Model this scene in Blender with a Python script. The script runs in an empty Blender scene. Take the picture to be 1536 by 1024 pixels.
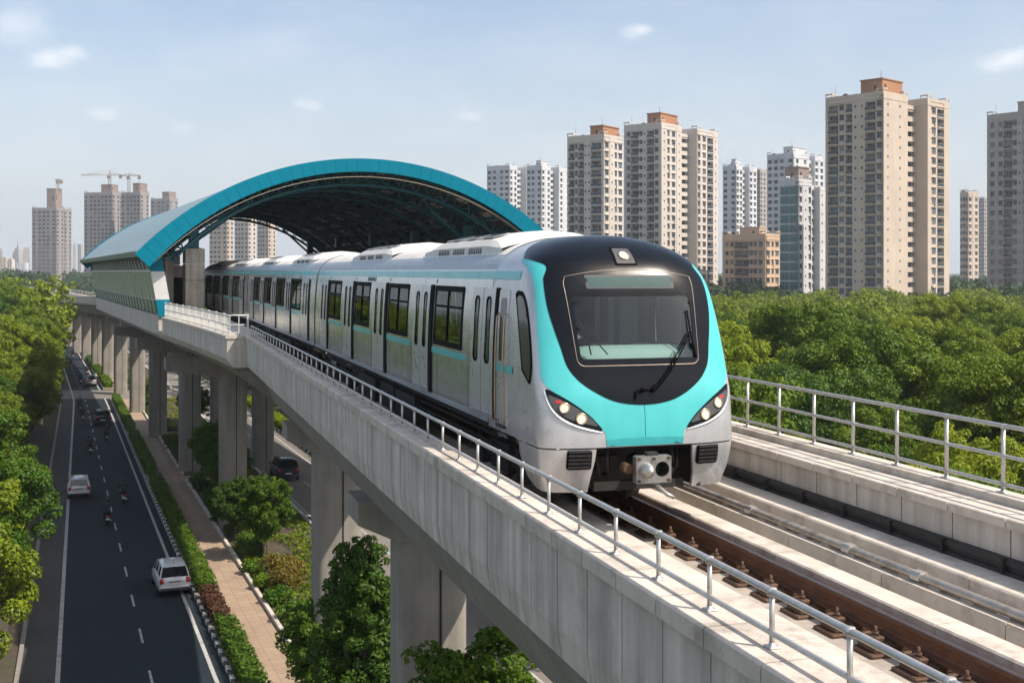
import bpy, bmesh, math, random
import numpy as np
from mathutils import Vector, Matrix
from mathutils.geometry import delaunay_2d_cdt
random.seed(7)
R = math.radians
sc = bpy.context.scene
COL = sc.collection
GZ = -12.95          # street level, rail top is z = 0
EYE = 3.55
SUN_DIR = Vector((0.92, -0.40, 0)).normalized()
SUN_EL = R(51)

# ------------------------------------------------------------------ objects
W = {}                                   # world matrix of every empty, before the depsgraph knows it
def tag(o, label=None, cat=None, group=None, kind=None):
    if label: o['label'] = label
    if cat: o['category'] = cat
    if group: o['group'] = group
    if kind: o['kind'] = kind
    return o
def thing(name, label, cat, loc=(0, 0, 0), rz=0.0, group=None, kind=None):
    o = bpy.data.objects.new(name, None)
    COL.objects.link(o)
    o.empty_display_size = 0.3
    o.location = loc; o.rotation_euler = (0, 0, rz)
    W[o.name] = Matrix.Translation(Vector(loc)) @ Matrix.Rotation(rz, 4, 'Z')
    return tag(o, label, cat, group, kind)
def kids(o): return list(o.children)
def copy_tree(o, parent=None):
    c = o.copy(); COL.objects.link(c)
    if parent is not None: c.parent = parent
    for ch in KIDS.get(o.name, []):
        copy_tree(ch, c)
    KIDS[c.name] = []
    if parent is not None: KIDS.setdefault(parent.name, []).append(c)
    return c
KIDS = {}

class MB:
    """collects shapes, then links them as one mesh object"""
    def __init__(s): s.v = []; s.f = []; s.m = []; s.s = []
    def add(s, vs, fs, mat=0, smooth=False):
        b = len(s.v)
        s.v.extend([tuple(v) for v in vs])
        for f in fs:
            s.f.append([b + i for i in f]); s.m.append(mat); s.s.append(smooth)
    def obox(s, o, ex, ey, ez, mat=0):
        o = Vector(o); ex = Vector(ex); ey = Vector(ey); ez = Vector(ez)
        if ex.cross(ey).dot(ez) < 0: ex, ey = ey, ex
        p = [o, o + ex, o + ex + ey, o + ey]
        p += [q + ez for q in p]
        s.add(p, [(3, 2, 1, 0), (4, 5, 6, 7), (0, 1, 5, 4), (1, 2, 6, 5), (2, 3, 7, 6), (3, 0, 4, 7)], mat)
    def box(s, x0, x1, y0, y1, z0, z1, mat=0):
        s.obox((x0, y0, z0), (x1 - x0, 0, 0), (0, y1 - y0, 0), (0, 0, z1 - z0), mat)
    def bbox(s, x0, x1, y0, y1, z0, z1, b=0.02, mat=0, smooth=False):
        """box with chamfered edges"""
        if x1 < x0: x0, x1 = x1, x0
        if y1 < y0: y0, y1 = y1, y0
        if z1 < z0: z0, z1 = z1, z0
        b = min(b, (x1-x0)*.45, (y1-y0)*.45, (z1-z0)*.45)
        pts = []
        for z, i in ((z0, b), (z0 + b, 0), (z1 - b, 0), (z1, b)):
            c = b if i == 0 else b * 1.0
            k = 0 if i == 0 else b
            a0, a1, c0, c1 = x0 + k, x1 - k, y0 + k, y1 - k
            e = b if i == 0 else b * .5
            pts.append([(a0 + e, c0, z), (a1 - e, c0, z), (a1, c0 + e, z), (a1, c1 - e, z), (a1 - e, c1, z), (a0 + e, c1, z), (a0, c1 - e, z), (a0, c0 + e, z)])
        v = [p for r in pts for p in r]
        f = [tuple(range(7, -1, -1)), tuple(range(24, 32))]
        for r in range(3):
            for i in range(8):
                j = (i + 1) % 8
                f.append((r*8+i, r*8+j, r*8+8+j, r*8+8+i))
        s.add(v, f, mat, smooth)
    def tube(s, pts, r, n=8, mat=0, cap=True, smooth=True):
        pts = [Vector(p) for p in pts]
        rs = r if isinstance(r, (list, tuple)) else [r] * len(pts)
        vs = []; prev = None
        for i, p in enumerate(pts):
            d = (pts[min(i+1, len(pts)-1)] - pts[max(i-1, 0)]).normalized()
            if prev is None:
                a = Vector((0, 0, 1)) if abs(d.z) < .9 else Vector((1, 0, 0))
                u = d.cross(a).normalized()
            else:
                u = (prev - d * prev.dot(d)).normalized()
            prev = u; w = d.cross(u)
            for k in range(n):
                t = 2 * math.pi * (k + .5) / n
                vs.append(p + (u * math.cos(t) + w * math.sin(t)) * rs[i])
        fs = []
        for i in range(len(pts) - 1):
            for k in range(n):
                fs.append((i*n+k, i*n+(k+1) % n, (i+1)*n+(k+1) % n, (i+1)*n+k))
        s.add(vs, fs, mat, smooth)
        if cap:
            b = len(s.v) - len(vs)
            s.f.append([b + k for k in range(n-1, -1, -1)]); s.m.append(mat); s.s.append(False)
            s.f.append([b + (len(pts)-1)*n + k for k in range(n)]); s.m.append(mat); s.s.append(False)
    def grid(s, rows, mat=0, smooth=True, flip=False, closed=False):
        n = len(rows[0]); vs = [p for r in rows for p in r]; fs = []
        for i in range(len(rows) - 1):
            for k in range(n if closed else n - 1):
                q = (i*n+k, i*n+(k+1) % n, (i+1)*n+(k+1) % n, (i+1)*n+k)
                fs.append(q[::-1] if flip else q)
        s.add(vs, fs, mat, smooth)
    def sweep(s, prof, st, fn, mat=0, smooth=False, caps=True):
        """closed profile [(t,z)] carried along stations; fn(s,t,z) -> point"""
        n = len(prof)
        rows = [[fn(q, t, z) for t, z in prof] for q in st]
        s.grid(rows, mat, smooth, closed=True)
        if caps:
            b = len(s.v) - n * len(st)
            s.f.append([b + k for k in range(n-1, -1, -1)]); s.m.append(mat); s.s.append(False)
            s.f.append([b + (len(st)-1)*n + k for k in range(n)]); s.m.append(mat); s.s.append(False)
    def lathe(s, prof, origin=(0, 0, 0), axis='Z', n=16, mat=0, smooth=True):
        o = Vector(origin); rows = []
        for r, h in prof:
            row = []
            for k in range(n):
                t = 2 * math.pi * k / n; c, q = r * math.cos(t), r * math.sin(t)
                row.append(o + (Vector((c, q, h)) if axis == 'Z' else Vector((c, h, q)) if axis == 'Y' else Vector((h, c, q))))
            rows.append(row)
        s.grid(rows, mat, smooth, closed=True)
    def mesh(s, name, mats, M=None, fixn=True):
        me = bpy.data.meshes.new(name)
        v = s.v if M is None else [tuple(M @ Vector(p)) for p in s.v]
        me.from_pydata(v, [], s.f)
        for m in (mats if isinstance(mats, (list, tuple)) else [mats]): me.materials.append(m)
        me.polygons.foreach_set('material_index', s.m)
        me.polygons.foreach_set('use_smooth', s.s)
        if fixn:
            bm = bmesh.new(); bm.from_mesh(me)
            bmesh.ops.recalc_face_normals(bm, faces=bm.faces)
            bm.to_mesh(me); bm.free()
        me.update()
        return me
    def build(s, name, mats, parent=None, world=True, fixn=True, loc=None):
        """world: the coordinates are world ones and are brought into the parent's frame"""
        M = None
        if parent is not None and world: M = W[parent.name].inverted()
        o = bpy.data.objects.new(name, s.mesh(name, mats, M, fixn))
        COL.objects.link(o)
        if parent is not None:
            o.parent = parent; KIDS.setdefault(parent.name, []).append(o)
            W[o.name] = W[parent.name]
        else:
            W[o.name] = Matrix.Identity(4)
        return o
def link_mesh(name, me, parent, loc=(0, 0, 0), rz=0.0):
    """another object that shares a mesh"""
    o = bpy.data.objects.new(name, me); COL.objects.link(o)
    o.location = loc; o.rotation_euler = (0, 0, rz)
    o.parent = parent; KIDS.setdefault(parent.name, []).append(o)
    W[o.name] = W[parent.name] @ Matrix.Translation(Vector(loc)) @ Matrix.Rotation(rz, 4, 'Z')
    return o

# ------------------------------------------------------------------ materials
def mat(name, col, rough=.6, metal=0.0, var=.12, scale=3.0, bump=0.0, bscale=40.0, streak=0.0, coat=0.0, emit=None, estr=0.0,
        rvar=0.0, objvar=0.0, spec=None, stain=None, stainamt=0.0, stainscale=.5):
    m = bpy.data.materials.new(name); m.use_nodes = True
    nt = m.node_tree; b = nt.nodes['Principled BSDF']; L = nt.links.new
    N = nt.nodes.new
    b.inputs['Roughness'].default_value = rough; b.inputs['Metallic'].default_value = metal
    if spec is not None: b.inputs['Specular IOR Level'].default_value = spec
    b.inputs['Coat Weight'].default_value = coat; b.inputs['Coat Roughness'].default_value = .06
    tc = N('ShaderNodeTexCoord'); src = tc.outputs['Object']
    nz = N('ShaderNodeTexNoise'); nz.inputs['Scale'].default_value = scale; nz.inputs['Detail'].default_value = 6
    nz.inputs['Roughness'].default_value = .62
    L(src, nz.inputs['Vector'])
    def mulcol(a_sock, fac_sock, lo, hi):
        mr = N('ShaderNodeMapRange'); mr.inputs['From Min'].default_value = .3; mr.inputs['From Max'].default_value = .7
        mr.inputs['To Min'].default_value = lo; mr.inputs['To Max'].default_value = hi
        L(fac_sock, mr.inputs['Value'])
        vm = N('ShaderNodeVectorMath'); vm.operation = 'SCALE'
        if isinstance(a_sock, tuple): vm.inputs[0].default_value = a_sock
        else: L(a_sock, vm.inputs[0])
        L(mr.outputs['Result'], vm.inputs['Scale'])
        return vm.outputs['Vector']
    c = mulcol(tuple(col), nz.outputs['Fac'], 1 - var, 1 + var)
    if streak:
        mp = N('ShaderNodeMapping'); mp.inputs['Scale'].default_value = (3.0, 3.0, .16)
        n2 = N('ShaderNodeTexNoise'); n2.inputs['Scale'].default_value = 1.6; n2.inputs['Detail'].default_value = 5
        L(src, mp.inputs['Vector']); L(mp.outputs['Vector'], n2.inputs['Vector'])
        c = mulcol(c, n2.outputs['Fac'], 1 - streak, 1 + streak * .5)
    if objvar:
        oi = N('ShaderNodeObjectInfo')
        mr = N('ShaderNodeMapRange'); mr.inputs['To Min'].default_value = 1 - objvar; mr.inputs['To Max'].default_value = 1 + objvar
        L(oi.outputs['Random'], mr.inputs['Value'])
        vm = N('ShaderNodeVectorMath'); vm.operation = 'SCALE'; L(c, vm.inputs[0]); L(mr.outputs['Result'], vm.inputs['Scale'])
        c = vm.outputs['Vector']
    if stain:
        n3 = N('ShaderNodeTexNoise'); n3.inputs['Scale'].default_value = stainscale; n3.inputs['Detail'].default_value = 7
        n3.inputs['Roughness'].default_value = .7
        L(src, n3.inputs['Vector'])
        mr = N('ShaderNodeMapRange'); mr.inputs['From Min'].default_value = .5; mr.inputs['From Max'].default_value = .72
        mr.inputs['To Max'].default_value = stainamt
        L(n3.outputs['Fac'], mr.inputs['Value'])
        mx = N('ShaderNodeMix'); mx.data_type = 'RGBA'
        L(mr.outputs['Result'], mx.inputs['Factor']); L(c, mx.inputs['A']); mx.inputs['B'].default_value = (*stain, 1)
        c = mx.outputs['Result']
    L(c, b.inputs['Base Color'])
    if rvar:
        mr = N('ShaderNodeMapRange'); mr.inputs['From Min'].default_value = .3; mr.inputs['From Max'].default_value = .7
        mr.inputs['To Min'].default_value = max(0, rough - rvar); mr.inputs['To Max'].default_value = min(1, rough + rvar)
        L(nz.outputs['Fac'], mr.inputs['Value']); L(mr.outputs['Result'], b.inputs['Roughness'])
    if bump:
        nb = N('ShaderNodeTexNoise'); nb.inputs['Scale'].default_value = bscale; nb.inputs['Detail'].default_value = 4
        L(src, nb.inputs['Vector'])
        bp = N('ShaderNodeBump'); bp.inputs['Strength'].default_value = bump; bp.inputs['Distance'].default_value = .02
        L(nb.outputs['Fac'], bp.inputs['Height']); L(bp.outputs['Normal'], b.inputs['Normal'])
    if emit:
        b.inputs['Emission Color'].default_value = (*emit, 1); b.inputs['Emission Strength'].default_value = estr
    return m
def glassmat(name, tint=(.6, .7, .68), refl=.16, rough=.02, blend=.35, top=.95):
    """window glass: see through, with a mirror that grows at grazing angles"""
    m = bpy.data.materials.new(name); m.use_nodes = True
    nt = m.node_tree; nt.nodes.clear(); N = nt.nodes.new; L = nt.links.new
    out = N('ShaderNodeOutputMaterial'); tr = N('ShaderNodeBsdfTransparent'); gl = N('ShaderNodeBsdfGlossy')
    tr.inputs['Color'].default_value = (*tint, 1); gl.inputs['Roughness'].default_value = rough
    gl.inputs['Color'].default_value = (.9, .95, .95, 1)
    lw = N('ShaderNodeLayerWeight'); lw.inputs['Blend'].default_value = blend
    mr = N('ShaderNodeMapRange'); mr.inputs['To Min'].default_value = refl; mr.inputs['To Max'].default_value = top
    L(lw.outputs['Facing'], mr.inputs['Value'])
    mx = N('ShaderNodeMixShader'); L(mr.outputs['Result'], mx.inputs['Fac'])
    L(tr.outputs[0], mx.inputs[1]); L(gl.outputs[0], mx.inputs[2]); L(mx.outputs[0], out.inputs['Surface'])
    return m
def leafmat(name, col, col2, trans=.3):
    m = bpy.data.materials.new(name); m.use_nodes = True
    nt = m.node_tree; nt.nodes.clear(); N = nt.nodes.new; L = nt.links.new
    out = N('ShaderNodeOutputMaterial')
    df = N('ShaderNodeBsdfPrincipled'); df.inputs['Roughness'].default_value = .55
    df.inputs['Specular IOR Level'].default_value = .25
    tl = N('ShaderNodeBsdfTranslucent')
    tc = N('ShaderNodeTexCoord'); oi = N('ShaderNodeObjectInfo')
    nz = N('ShaderNodeTexNoise'); nz.inputs['Scale'].default_value = .9; nz.inputs['Detail'].default_value = 5; nz.inputs['Roughness'].default_value = .75
    L(tc.outputs['Object'], nz.inputs['Vector'])
    ad = N('ShaderNodeMath'); ad.operation = 'MULTIPLY_ADD'; ad.inputs[1].default_value = .75; 
    L(oi.outputs['Random'], ad.inputs[0]); 
    sb = N('ShaderNodeMath'); sb.operation = 'SUBTRACT'; sb.inputs[1].default_value = .36
    L(nz.outputs['Fac'], sb.inputs[0]); L(sb.outputs[0], ad.inputs[2])
    cl = N('ShaderNodeMapRange'); cl.inputs['From Min'].default_value = .15; cl.inputs['From Max'].default_value = .85
    L(ad.outputs[0], cl.inputs['Value'])
    mx = N('ShaderNodeMix'); mx.data_type = 'RGBA'
    mx.inputs['A'].default_value = (*col, 1); mx.inputs['B'].default_value = (*col2, 1)
    L(cl.outputs['Result'], mx.inputs['Factor'])
    L(mx.outputs['Result'], df.inputs['Base Color'])
    sc2 = N('ShaderNodeVectorMath'); sc2.operation = 'MULTIPLY'; sc2.inputs[1].default_value = (1.25, 1.2, .6)
    L(mx.outputs['Result'], sc2.inputs[0]); L(sc2.outputs['Vector'], tl.inputs['Color'])
    ms = N('ShaderNodeMixShader'); ms.inputs['Fac'].default_value = trans
    L(df.outputs[0], ms.inputs[1]); L(tl.outputs[0], ms.inputs[2]); L(ms.outputs[0], out.inputs['Surface'])
    return m

# ------------------------------------------------------------------ the track's line
_ds = .5
_S = np.arange(-60, 1000, _ds)
def _heading(s):
    h = np.full_like(s, 17.2)
    h = np.where(s > 30, 17.2 + np.clip((s - 30) / 55, 0, 1) * 5.8, h)
    h = np.where(s > 170, 23.0 + np.clip((s - 170) / 150, 0, 1) * 3.2, h)
    h = np.where(s > 380, 26.2 + np.clip((s - 380) / 250, 0, 1) * 30, h)
    return np.radians(h)
_H = _heading(_S)
_X = np.cumsum(-np.sin(_H) * _ds); _Y = np.cumsum(np.cos(_H) * _ds)
_i0 = int(60 / _ds)
_X += 1.90 - _X[_i0]; _Y += 16.3 - _Y[_i0]
def P(s, t, z):
    x = float(np.interp(s, _S, _X)); y = float(np.interp(s, _S, _Y)); h = float(np.interp(s, _S, _H))
    z -= .018 * min(max(s - 112, 0), 140)          # the line dips behind the station
    return Vector((x + math.cos(h) * t, y + math.sin(h) * t, z))
def HD(s): return float(np.interp(s, _S, _H))
def G(v, d, z=0.0):
    """street frame: v across, d forward"""
    x = -.385 * min(d, 150) - .405 * max(0, d - 150)
    return Vector((v + x, d, GZ + z))
def pchip(xs, ys):
    xs = np.array(xs, float); ys = np.array(ys, float)
    h = np.diff(xs); dl = np.diff(ys) / h; n = len(xs); d = np.zeros(n)
    for i in range(1, n - 1):
        if dl[i-1] * dl[i] > 0:
            w1 = 2*h[i] + h[i-1]; w2 = h[i] + 2*h[i-1]
            d[i] = (w1 + w2) / (w1 / dl[i-1] + w2 / dl[i])
    d[0] = dl[0]; d[-1] = dl[-1]
    def f(x):
        i = min(max(int(np.searchsorted(xs, x)) - 1, 0), n - 2)
        t = (x - xs[i]) / h[i]
        return float((2*t**3-3*t**2+1)*ys[i] + (t**3-2*t**2+t)*h[i]*d[i] + (-2*t**3+3*t**2)*ys[i+1] + (t**3-t**2)*h[i]*d[i+1])
    return f
SKY_STR, SUN_STR, HAZE, EXPO, BACK_FILL, HORV, HORC, CLOUD = 0.142, 5.0, 0.0002, 0.42, 0.36, 0.80, (4.1, 4.45, 4.8, 1), (7.2, 7.0, 6.9, 1)
# ------------------------------------------------------------------ the shape of the train's nose
_wz = [(.45, 1.36), (.8, 1.45), (1.13, 1.48), (1.7, 1.485), (2.2, 1.48), (2.6, 1.465), (3.0, 1.44), (3.3, 1.41), (3.55, 1.35), (3.74, 1.24), (3.9, 1.04), (4.0, .80), (4.07, .48), (4.1, 0.0)]
_v = [0.0]
for (z0, w0), (z1, w1) in zip(_wz, _wz[1:]): _v.append(_v[-1] + math.hypot(z1 - z0, w1 - w0))
fz = pchip(_v, [a for a, b in _wz]); fw = pchip(_v, [b for a, b in _wz])
fs0 = pchip(_v, [.34, .22, .16, .2, .34, .46, .58, .68, .80, .95, 1.2, 1.45, 1.75, 2.1])
fL = pchip(_v, [.40, .40, .40, .40, .41, .44, .50, .58, .70, .85, 1.0, .95, .75, .45])
VTOP = _v[-1]
def v_of_z(z):
    lo, hi = 0, VTOP
    for _ in range(40):
        m = (lo + hi) / 2
        if fz(m) < z: lo = m
        else: hi = m
    return lo
NP_ = 3.0
def nose(q, v, off=0.0):
    """q in -1..1 across the front, beyond that straight back along the side; v up the section -> (s, t, z)"""
    def raw(q, v):
        v = min(max(v, 0), VTOP)
        w = fw(v); s0 = fs0(v); L = fL(v); a = min(abs(q), 1.0) * math.pi / 2
        sg = 1 if q >= 0 else -1
        t = sg * w * math.sin(a) ** (2 / NP_)
        s = s0 + L - L * max(math.cos(a), 0) ** (2 / NP_) + max(0, abs(q) - 1)
        return Vector((s, t, fz(v)))
    p = raw(q, v)
    if off:
        e = .012
        a = raw(q + e, v) - raw(q - e, v); b = raw(q, min(v + e, VTOP)) - raw(q, max(v - e, 0))
        n = a.cross(b)
        if n.length > 1e-9:
            n.normalize()
            if n.x > 0.05 or (abs(n.x) <= .05 and n.y * p.y < 0): n = -n
            if v > VTOP - .3 and n.z < 0: n = -n
            p = p + n * off
    return p
def q_of_t(t, v):
    w = fw(v); x = min(abs(t) / w, 1)
    return math.copysign(math.asin(x ** (NP_ / 2)) / (math.pi / 2), t)
def PN(q, v, off=0.0):
    s, t, z = nose(q, v, off)
    return P(s, t, z)
# ------------------------------------------------------------------ materials used by several things
M = {}
M['silver'] = mat('brushed_aluminium', (.52, .54, .54), .22, .85, .06, 3, rvar=.07, streak=.10, stain=(.36, .36, .34), stainamt=.25, stainscale=1.5)
M['silver_paint'] = mat('silver_paint', (.47, .485, .505), .30, .45, .05, 3, coat=.3, streak=.09, rvar=.06, stain=(.26, .25, .24), stainamt=.3, stainscale=1.4)
M['teal'] = mat('turquoise_paint', (.055, .43, .445), .36, 0, .06, 2, coat=.3, streak=.07, rvar=.08, stain=(.05, .37, .385), stainamt=.25, stainscale=2)
M['black_gloss'] = mat('black_gloss', (.005, .007, .010), .24, 0, .1, 2, coat=0, rvar=.05, spec=.16)
M['rubber'] = mat('black_rubber', (.005, .005, .006), .6, 0, .2, 8, spec=.03)
M['dark_metal'] = mat('dark_metal', (.03, .03, .032), .55, .4, .3, 6)
M['under'] = mat('underframe_grime', (.016, .015, .014), .75, .1, .4, 5, stain=(.035, .027, .02), stainamt=.5, stainscale=3)
M['roof_white'] = mat('roof_white', (.60, .59, .56), .5, 0, .08, 2, stain=(.33, .30, .26), stainamt=.45, stainscale=1.6)
M['roof_grey'] = mat('roof_grey', (.36, .40, .43), .4, .3, .1, 2)
M['win'] = glassmat('tinted_window_glass', (.42, .56, .34), .02, blend=.3, top=.30)
M['wind'] = mat('dark_window_glass', (.010, .014, .012), .05, 0, .1, 2, spec=.4)
M['inner'] = mat('saloon_lining', (.20, .21, .21), .6, 0, .1)
M['floor'] = mat('saloon_floor', (.07, .07, .075), .6, 0, .1)
M['glass'] = glassmat('windscreen_glass', (.55, .68, .66), .03, blend=.2, top=.6)
M['lampglass'] = glassmat('lamp_cover_glass', (.9, .92, .93), .05)
M['lit'] = mat('lit_lamp', (.35, .24, .14), .5, emit=(1.0, .50, .18), estr=1.7)
M['lit_core'] = mat('lit_lamp_core', (.5, .4, .3), .5, emit=(1.0, .78, .50), estr=1.8)
M['lit_rim'] = mat('lamp_reflector', (.42, .38, .33), .3, .7)
M['red_lens'] = mat('red_lens', (.45, .02, .02), .2, coat=.5)
M['lens_grey'] = mat('lamp_housing_grey', (.075, .078, .085), .5, 0, spec=.15)
M['display'] = mat('display_panel', (.045, .085, .085), .5, 0, .05, 4, spec=.1)
M['steel'] = mat('worn_steel', (.42, .42, .41), .38, .85, .15, 9, stain=(.16, .08, .04), stainamt=.5, stainscale=4)
M['cab_light'] = mat('cab_lining', (.46, .52, .50), .6, 0, .05)
M['cab_dark'] = mat('cab_dark', (.022, .028, .032), .7, 0, .1)
M['brass'] = mat('grab_rail', (.45, .33, .22), .35, .8)

def spline(ctrl, n=8, closed=False):
    """Catmull-Rom through the control points"""
    out = []; m = len(ctrl)
    rng = range(m) if closed else range(m - 1)
    for i in rng:
        p0 = ctrl[(i-1) % m] if closed or i > 0 else ctrl[0]
        p1 = ctrl[i]; p2 = ctrl[(i+1) % m]
        p3 = ctrl[(i+2) % m] if closed or i + 2 < m else ctrl[-1]
        for k in range(n):
            t = k / n
            out.append(tuple(.5 * (2*b + (c-a)*t + (2*a-5*b+4*c-d)*t*t + (3*b-a-3*c+d)*t**3) for a, b, c, d in zip(p0, p1, p2, p3)))
    if not closed: out.append(tuple(ctrl[-1]))
    return out
def inside(p, poly):
    x, y = p; c = False; j = len(poly) - 1
    for i in range(len(poly)):
        xi, yi = poly[i]; xj, yj = poly[j]
        if (yi > y) != (yj > y) and x < (xj - xi) * (y - yi) / (yj - yi) + xi: c = not c
        j = i
    return c
QK = 1.7
def dense(poly, d=.05):
    out = []
    for i in range(len(poly)):
        a = poly[i]; b = poly[(i+1) % len(poly)]
        n = max(1, int(math.hypot((b[0]-a[0])*QK, b[1]-a[1]) / d))
        for k in range(n): out.append((a[0] + (b[0]-a[0])*k/n, a[1] + (b[1]-a[1])*k/n))
    return out
def skin(mb, outline, holes=(), off=0.0, step=.055, mat=0, depth=.02, fn=PN, smooth=True):
    """a panel of the nose: an outline in (q, v) laid on the nose's surface"""
    outline = dense(outline); holes = [dense(h) for h in holes]
    pts = []; edges = []
    for lp in [outline] + holes:
        b = len(pts); n = len(lp)
        pts += [Vector((q * QK, v)) for q, v in lp]
        edges += [(b + i, b + (i + 1) % n) for i in range(n)]
    qs = [p[0] for p in outline]; vs = [p[1] for p in outline]
    x = min(qs)
    k = 0
    while x < max(qs):
        y = min(vs) + (step / 2 if k % 2 else 0)
        while y < max(vs):
            if inside((x, y), outline) and not any(inside((x, y), h) for h in holes):
                pts.append(Vector((x * QK, y)))
            y += step
        x += step / QK; k += 1
    r = delaunay_2d_cdt(pts, edges, [], 0, 1e-5)
    vv = [(p.x / QK, p.y) for p in r[0]]
    tris = []
    for f in r[2]:
        c = (sum(vv[i][0] for i in f) / len(f), sum(vv[i][1] for i in f) / len(f))
        if inside(c, outline) and not any(inside(c, h) for h in holes): tris.append(f)
    mb.add([fn(q, v, off) for q, v in vv], tris, mat, smooth)
    if depth:
        for lp in [outline] + holes:
            n = len(lp)
            a = [fn(q, v, off) for q, v in lp]; b = [fn(q, v, off - depth) for q, v in lp]
            mb.add(a + b, [(i, (i+1) % n, n + (i+1) % n, n + i) for i in range(n)], mat, False)
def tz(t, z):
    v = v_of_z(z); return (q_of_t(t, v), v)
def mirror(half):
    """half outline from the bottom centre up the right side -> closed outline"""
    return half + [(-q, v) for q, v in reversed(half) if abs(q) > 1e-6]
def roundrect(t0, t1, z0, z1, r, n=5, sk=0.0):
    """rounded rectangle in (t, z); sk widens the top"""
    out = []
    for cx, cz, a0 in ((t1 - r, z1 - r, 0), (t0 + r, z1 - r, 90), (t0 + r, z0 + r, 180), (t1 - r, z0 + r, 270)):
        for k in range(n + 1):
            a = R(a0 + 90 * k / n)
            z = cz + r * math.sin(a); t = cx + r * math.cos(a)
            f = (z - z0) / (z1 - z0)
            t = t + sk * f * (1 if t > (t0 + t1) / 2 else -1)
            out.append((t, z))
    return out

class CarFrame:
    """local (s, t, z) of one carriage -> world"""
    def __init__(s, sa, sb):
        a = P(sa, 0, 0); b = P(sb, 0, 0); s.o = a; s.d = (b - a).normalized(); s.r = Vector((s.d.y, -s.d.x, 0)); s.len = (b - a).length
    def __call__(s, q, t, z): return s.o + s.d * q + s.r * t + Vector((0, 0, z))
    def rz(s): return math.atan2(s.d.y, s.d.x)

VS0 = v_of_z(1.2)
SIDE_SEC = [(fw(v), fz(v)) for v in np.linspace(VS0, v_of_z(3.58), 22)]
def wside(z): return fw(v_of_z(z))
def panel_side(mb, F, s0, s1, z0, z1, sgn, off, mat=0, r=0.0, depth=.02, nz=8, smooth=False):
    """a panel that follows the tumblehome of the body side"""
    zs = [z0 + (z1 - z0) * k / nz for k in range(nz + 1)]
    if r > 0: zs = sorted(set([z0 + r * (1 - math.cos(R(a))) for a in range(0, 91, 15)] + [z1 - r * (1 - math.cos(R(a))) for a in range(0, 91, 15)] + [z for z in zs if z0 + r < z < z1 - r]))
    def ins(z):
        if r <= 0: return 0
        e = min(z - z0, z1 - z)
        if e >= r: return 0
        return r - math.sqrt(max(0, r*r - (r-e)**2))
    out = []; inn = []
    for z in zs:
        i = ins(z); w = wside(z)
        out.append((F(s0 + i, sgn*(w + off), z), F(s1 - i, sgn*(w + off), z)))
        inn.append((F(s0 + i, sgn*(w + off - depth), z), F(s1 - i, sgn*(w + off - depth), z)))
    n = len(zs)
    vs = [p for row in out for p in row] + [p for row in inn for p in row]
    fs = []
    for k in range(n - 1):
        fs.append((2*k, 2*k+1, 2*k+3, 2*k+2))
        fs.append((2*k, 2*k+2, 2*n+2*k+2, 2*n+2*k)); fs.append((2*k+1, 2*n+2*k+1, 2*n+2*k+3, 2*k+3))
    fs.append((0, 2*n, 2*n+1, 1)); fs.append((2*n-2, 2*n-1, 4*n-1, 4*n-2))
    mb.add(vs, fs, mat, smooth)

def glass_side(mb, F, s0, s1, z0, z1, sgn, off, mat, nz=6):
    zs = [z0 + (z1 - z0)*k/nz for k in range(nz + 1)]
    mb.grid([[F(s0, sgn*(wside(z) + off), z), F(s1, sgn*(wside(z) + off), z)] for z in zs], mat, True)
def ring_side(mb, F, s0, s1, z0, z1, r, w, sgn, off, mat, n=4):
    """rounded window frame that follows the body side"""
    def rr(a, b, c, d, r): return roundrect(a, b, c, d, r, n)
    o = rr(s0, s1, z0, z1, r); i = rr(s0 + w, s1 - w, z0 + w, z1 - w, max(.02, r - w*.5)); m = len(o)
    f = lambda q, k: F(q[0], sgn*(wside(q[1]) + k), q[1])
    V = [f(q, off) for q in o] + [f(q, off) for q in i] + [f(q, off - .03) for q in o] + [f(q, off - .03) for q in i]
    Fc = []
    for k in range(m):
        j = (k + 1) % m; Fc += [(k, j, m + j, m + k), (k, j, 2*m + j, 2*m + k), (m + k, m + j, 3*m + j, 3*m + k)]
    mb.add(V, Fc, mat)
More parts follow.
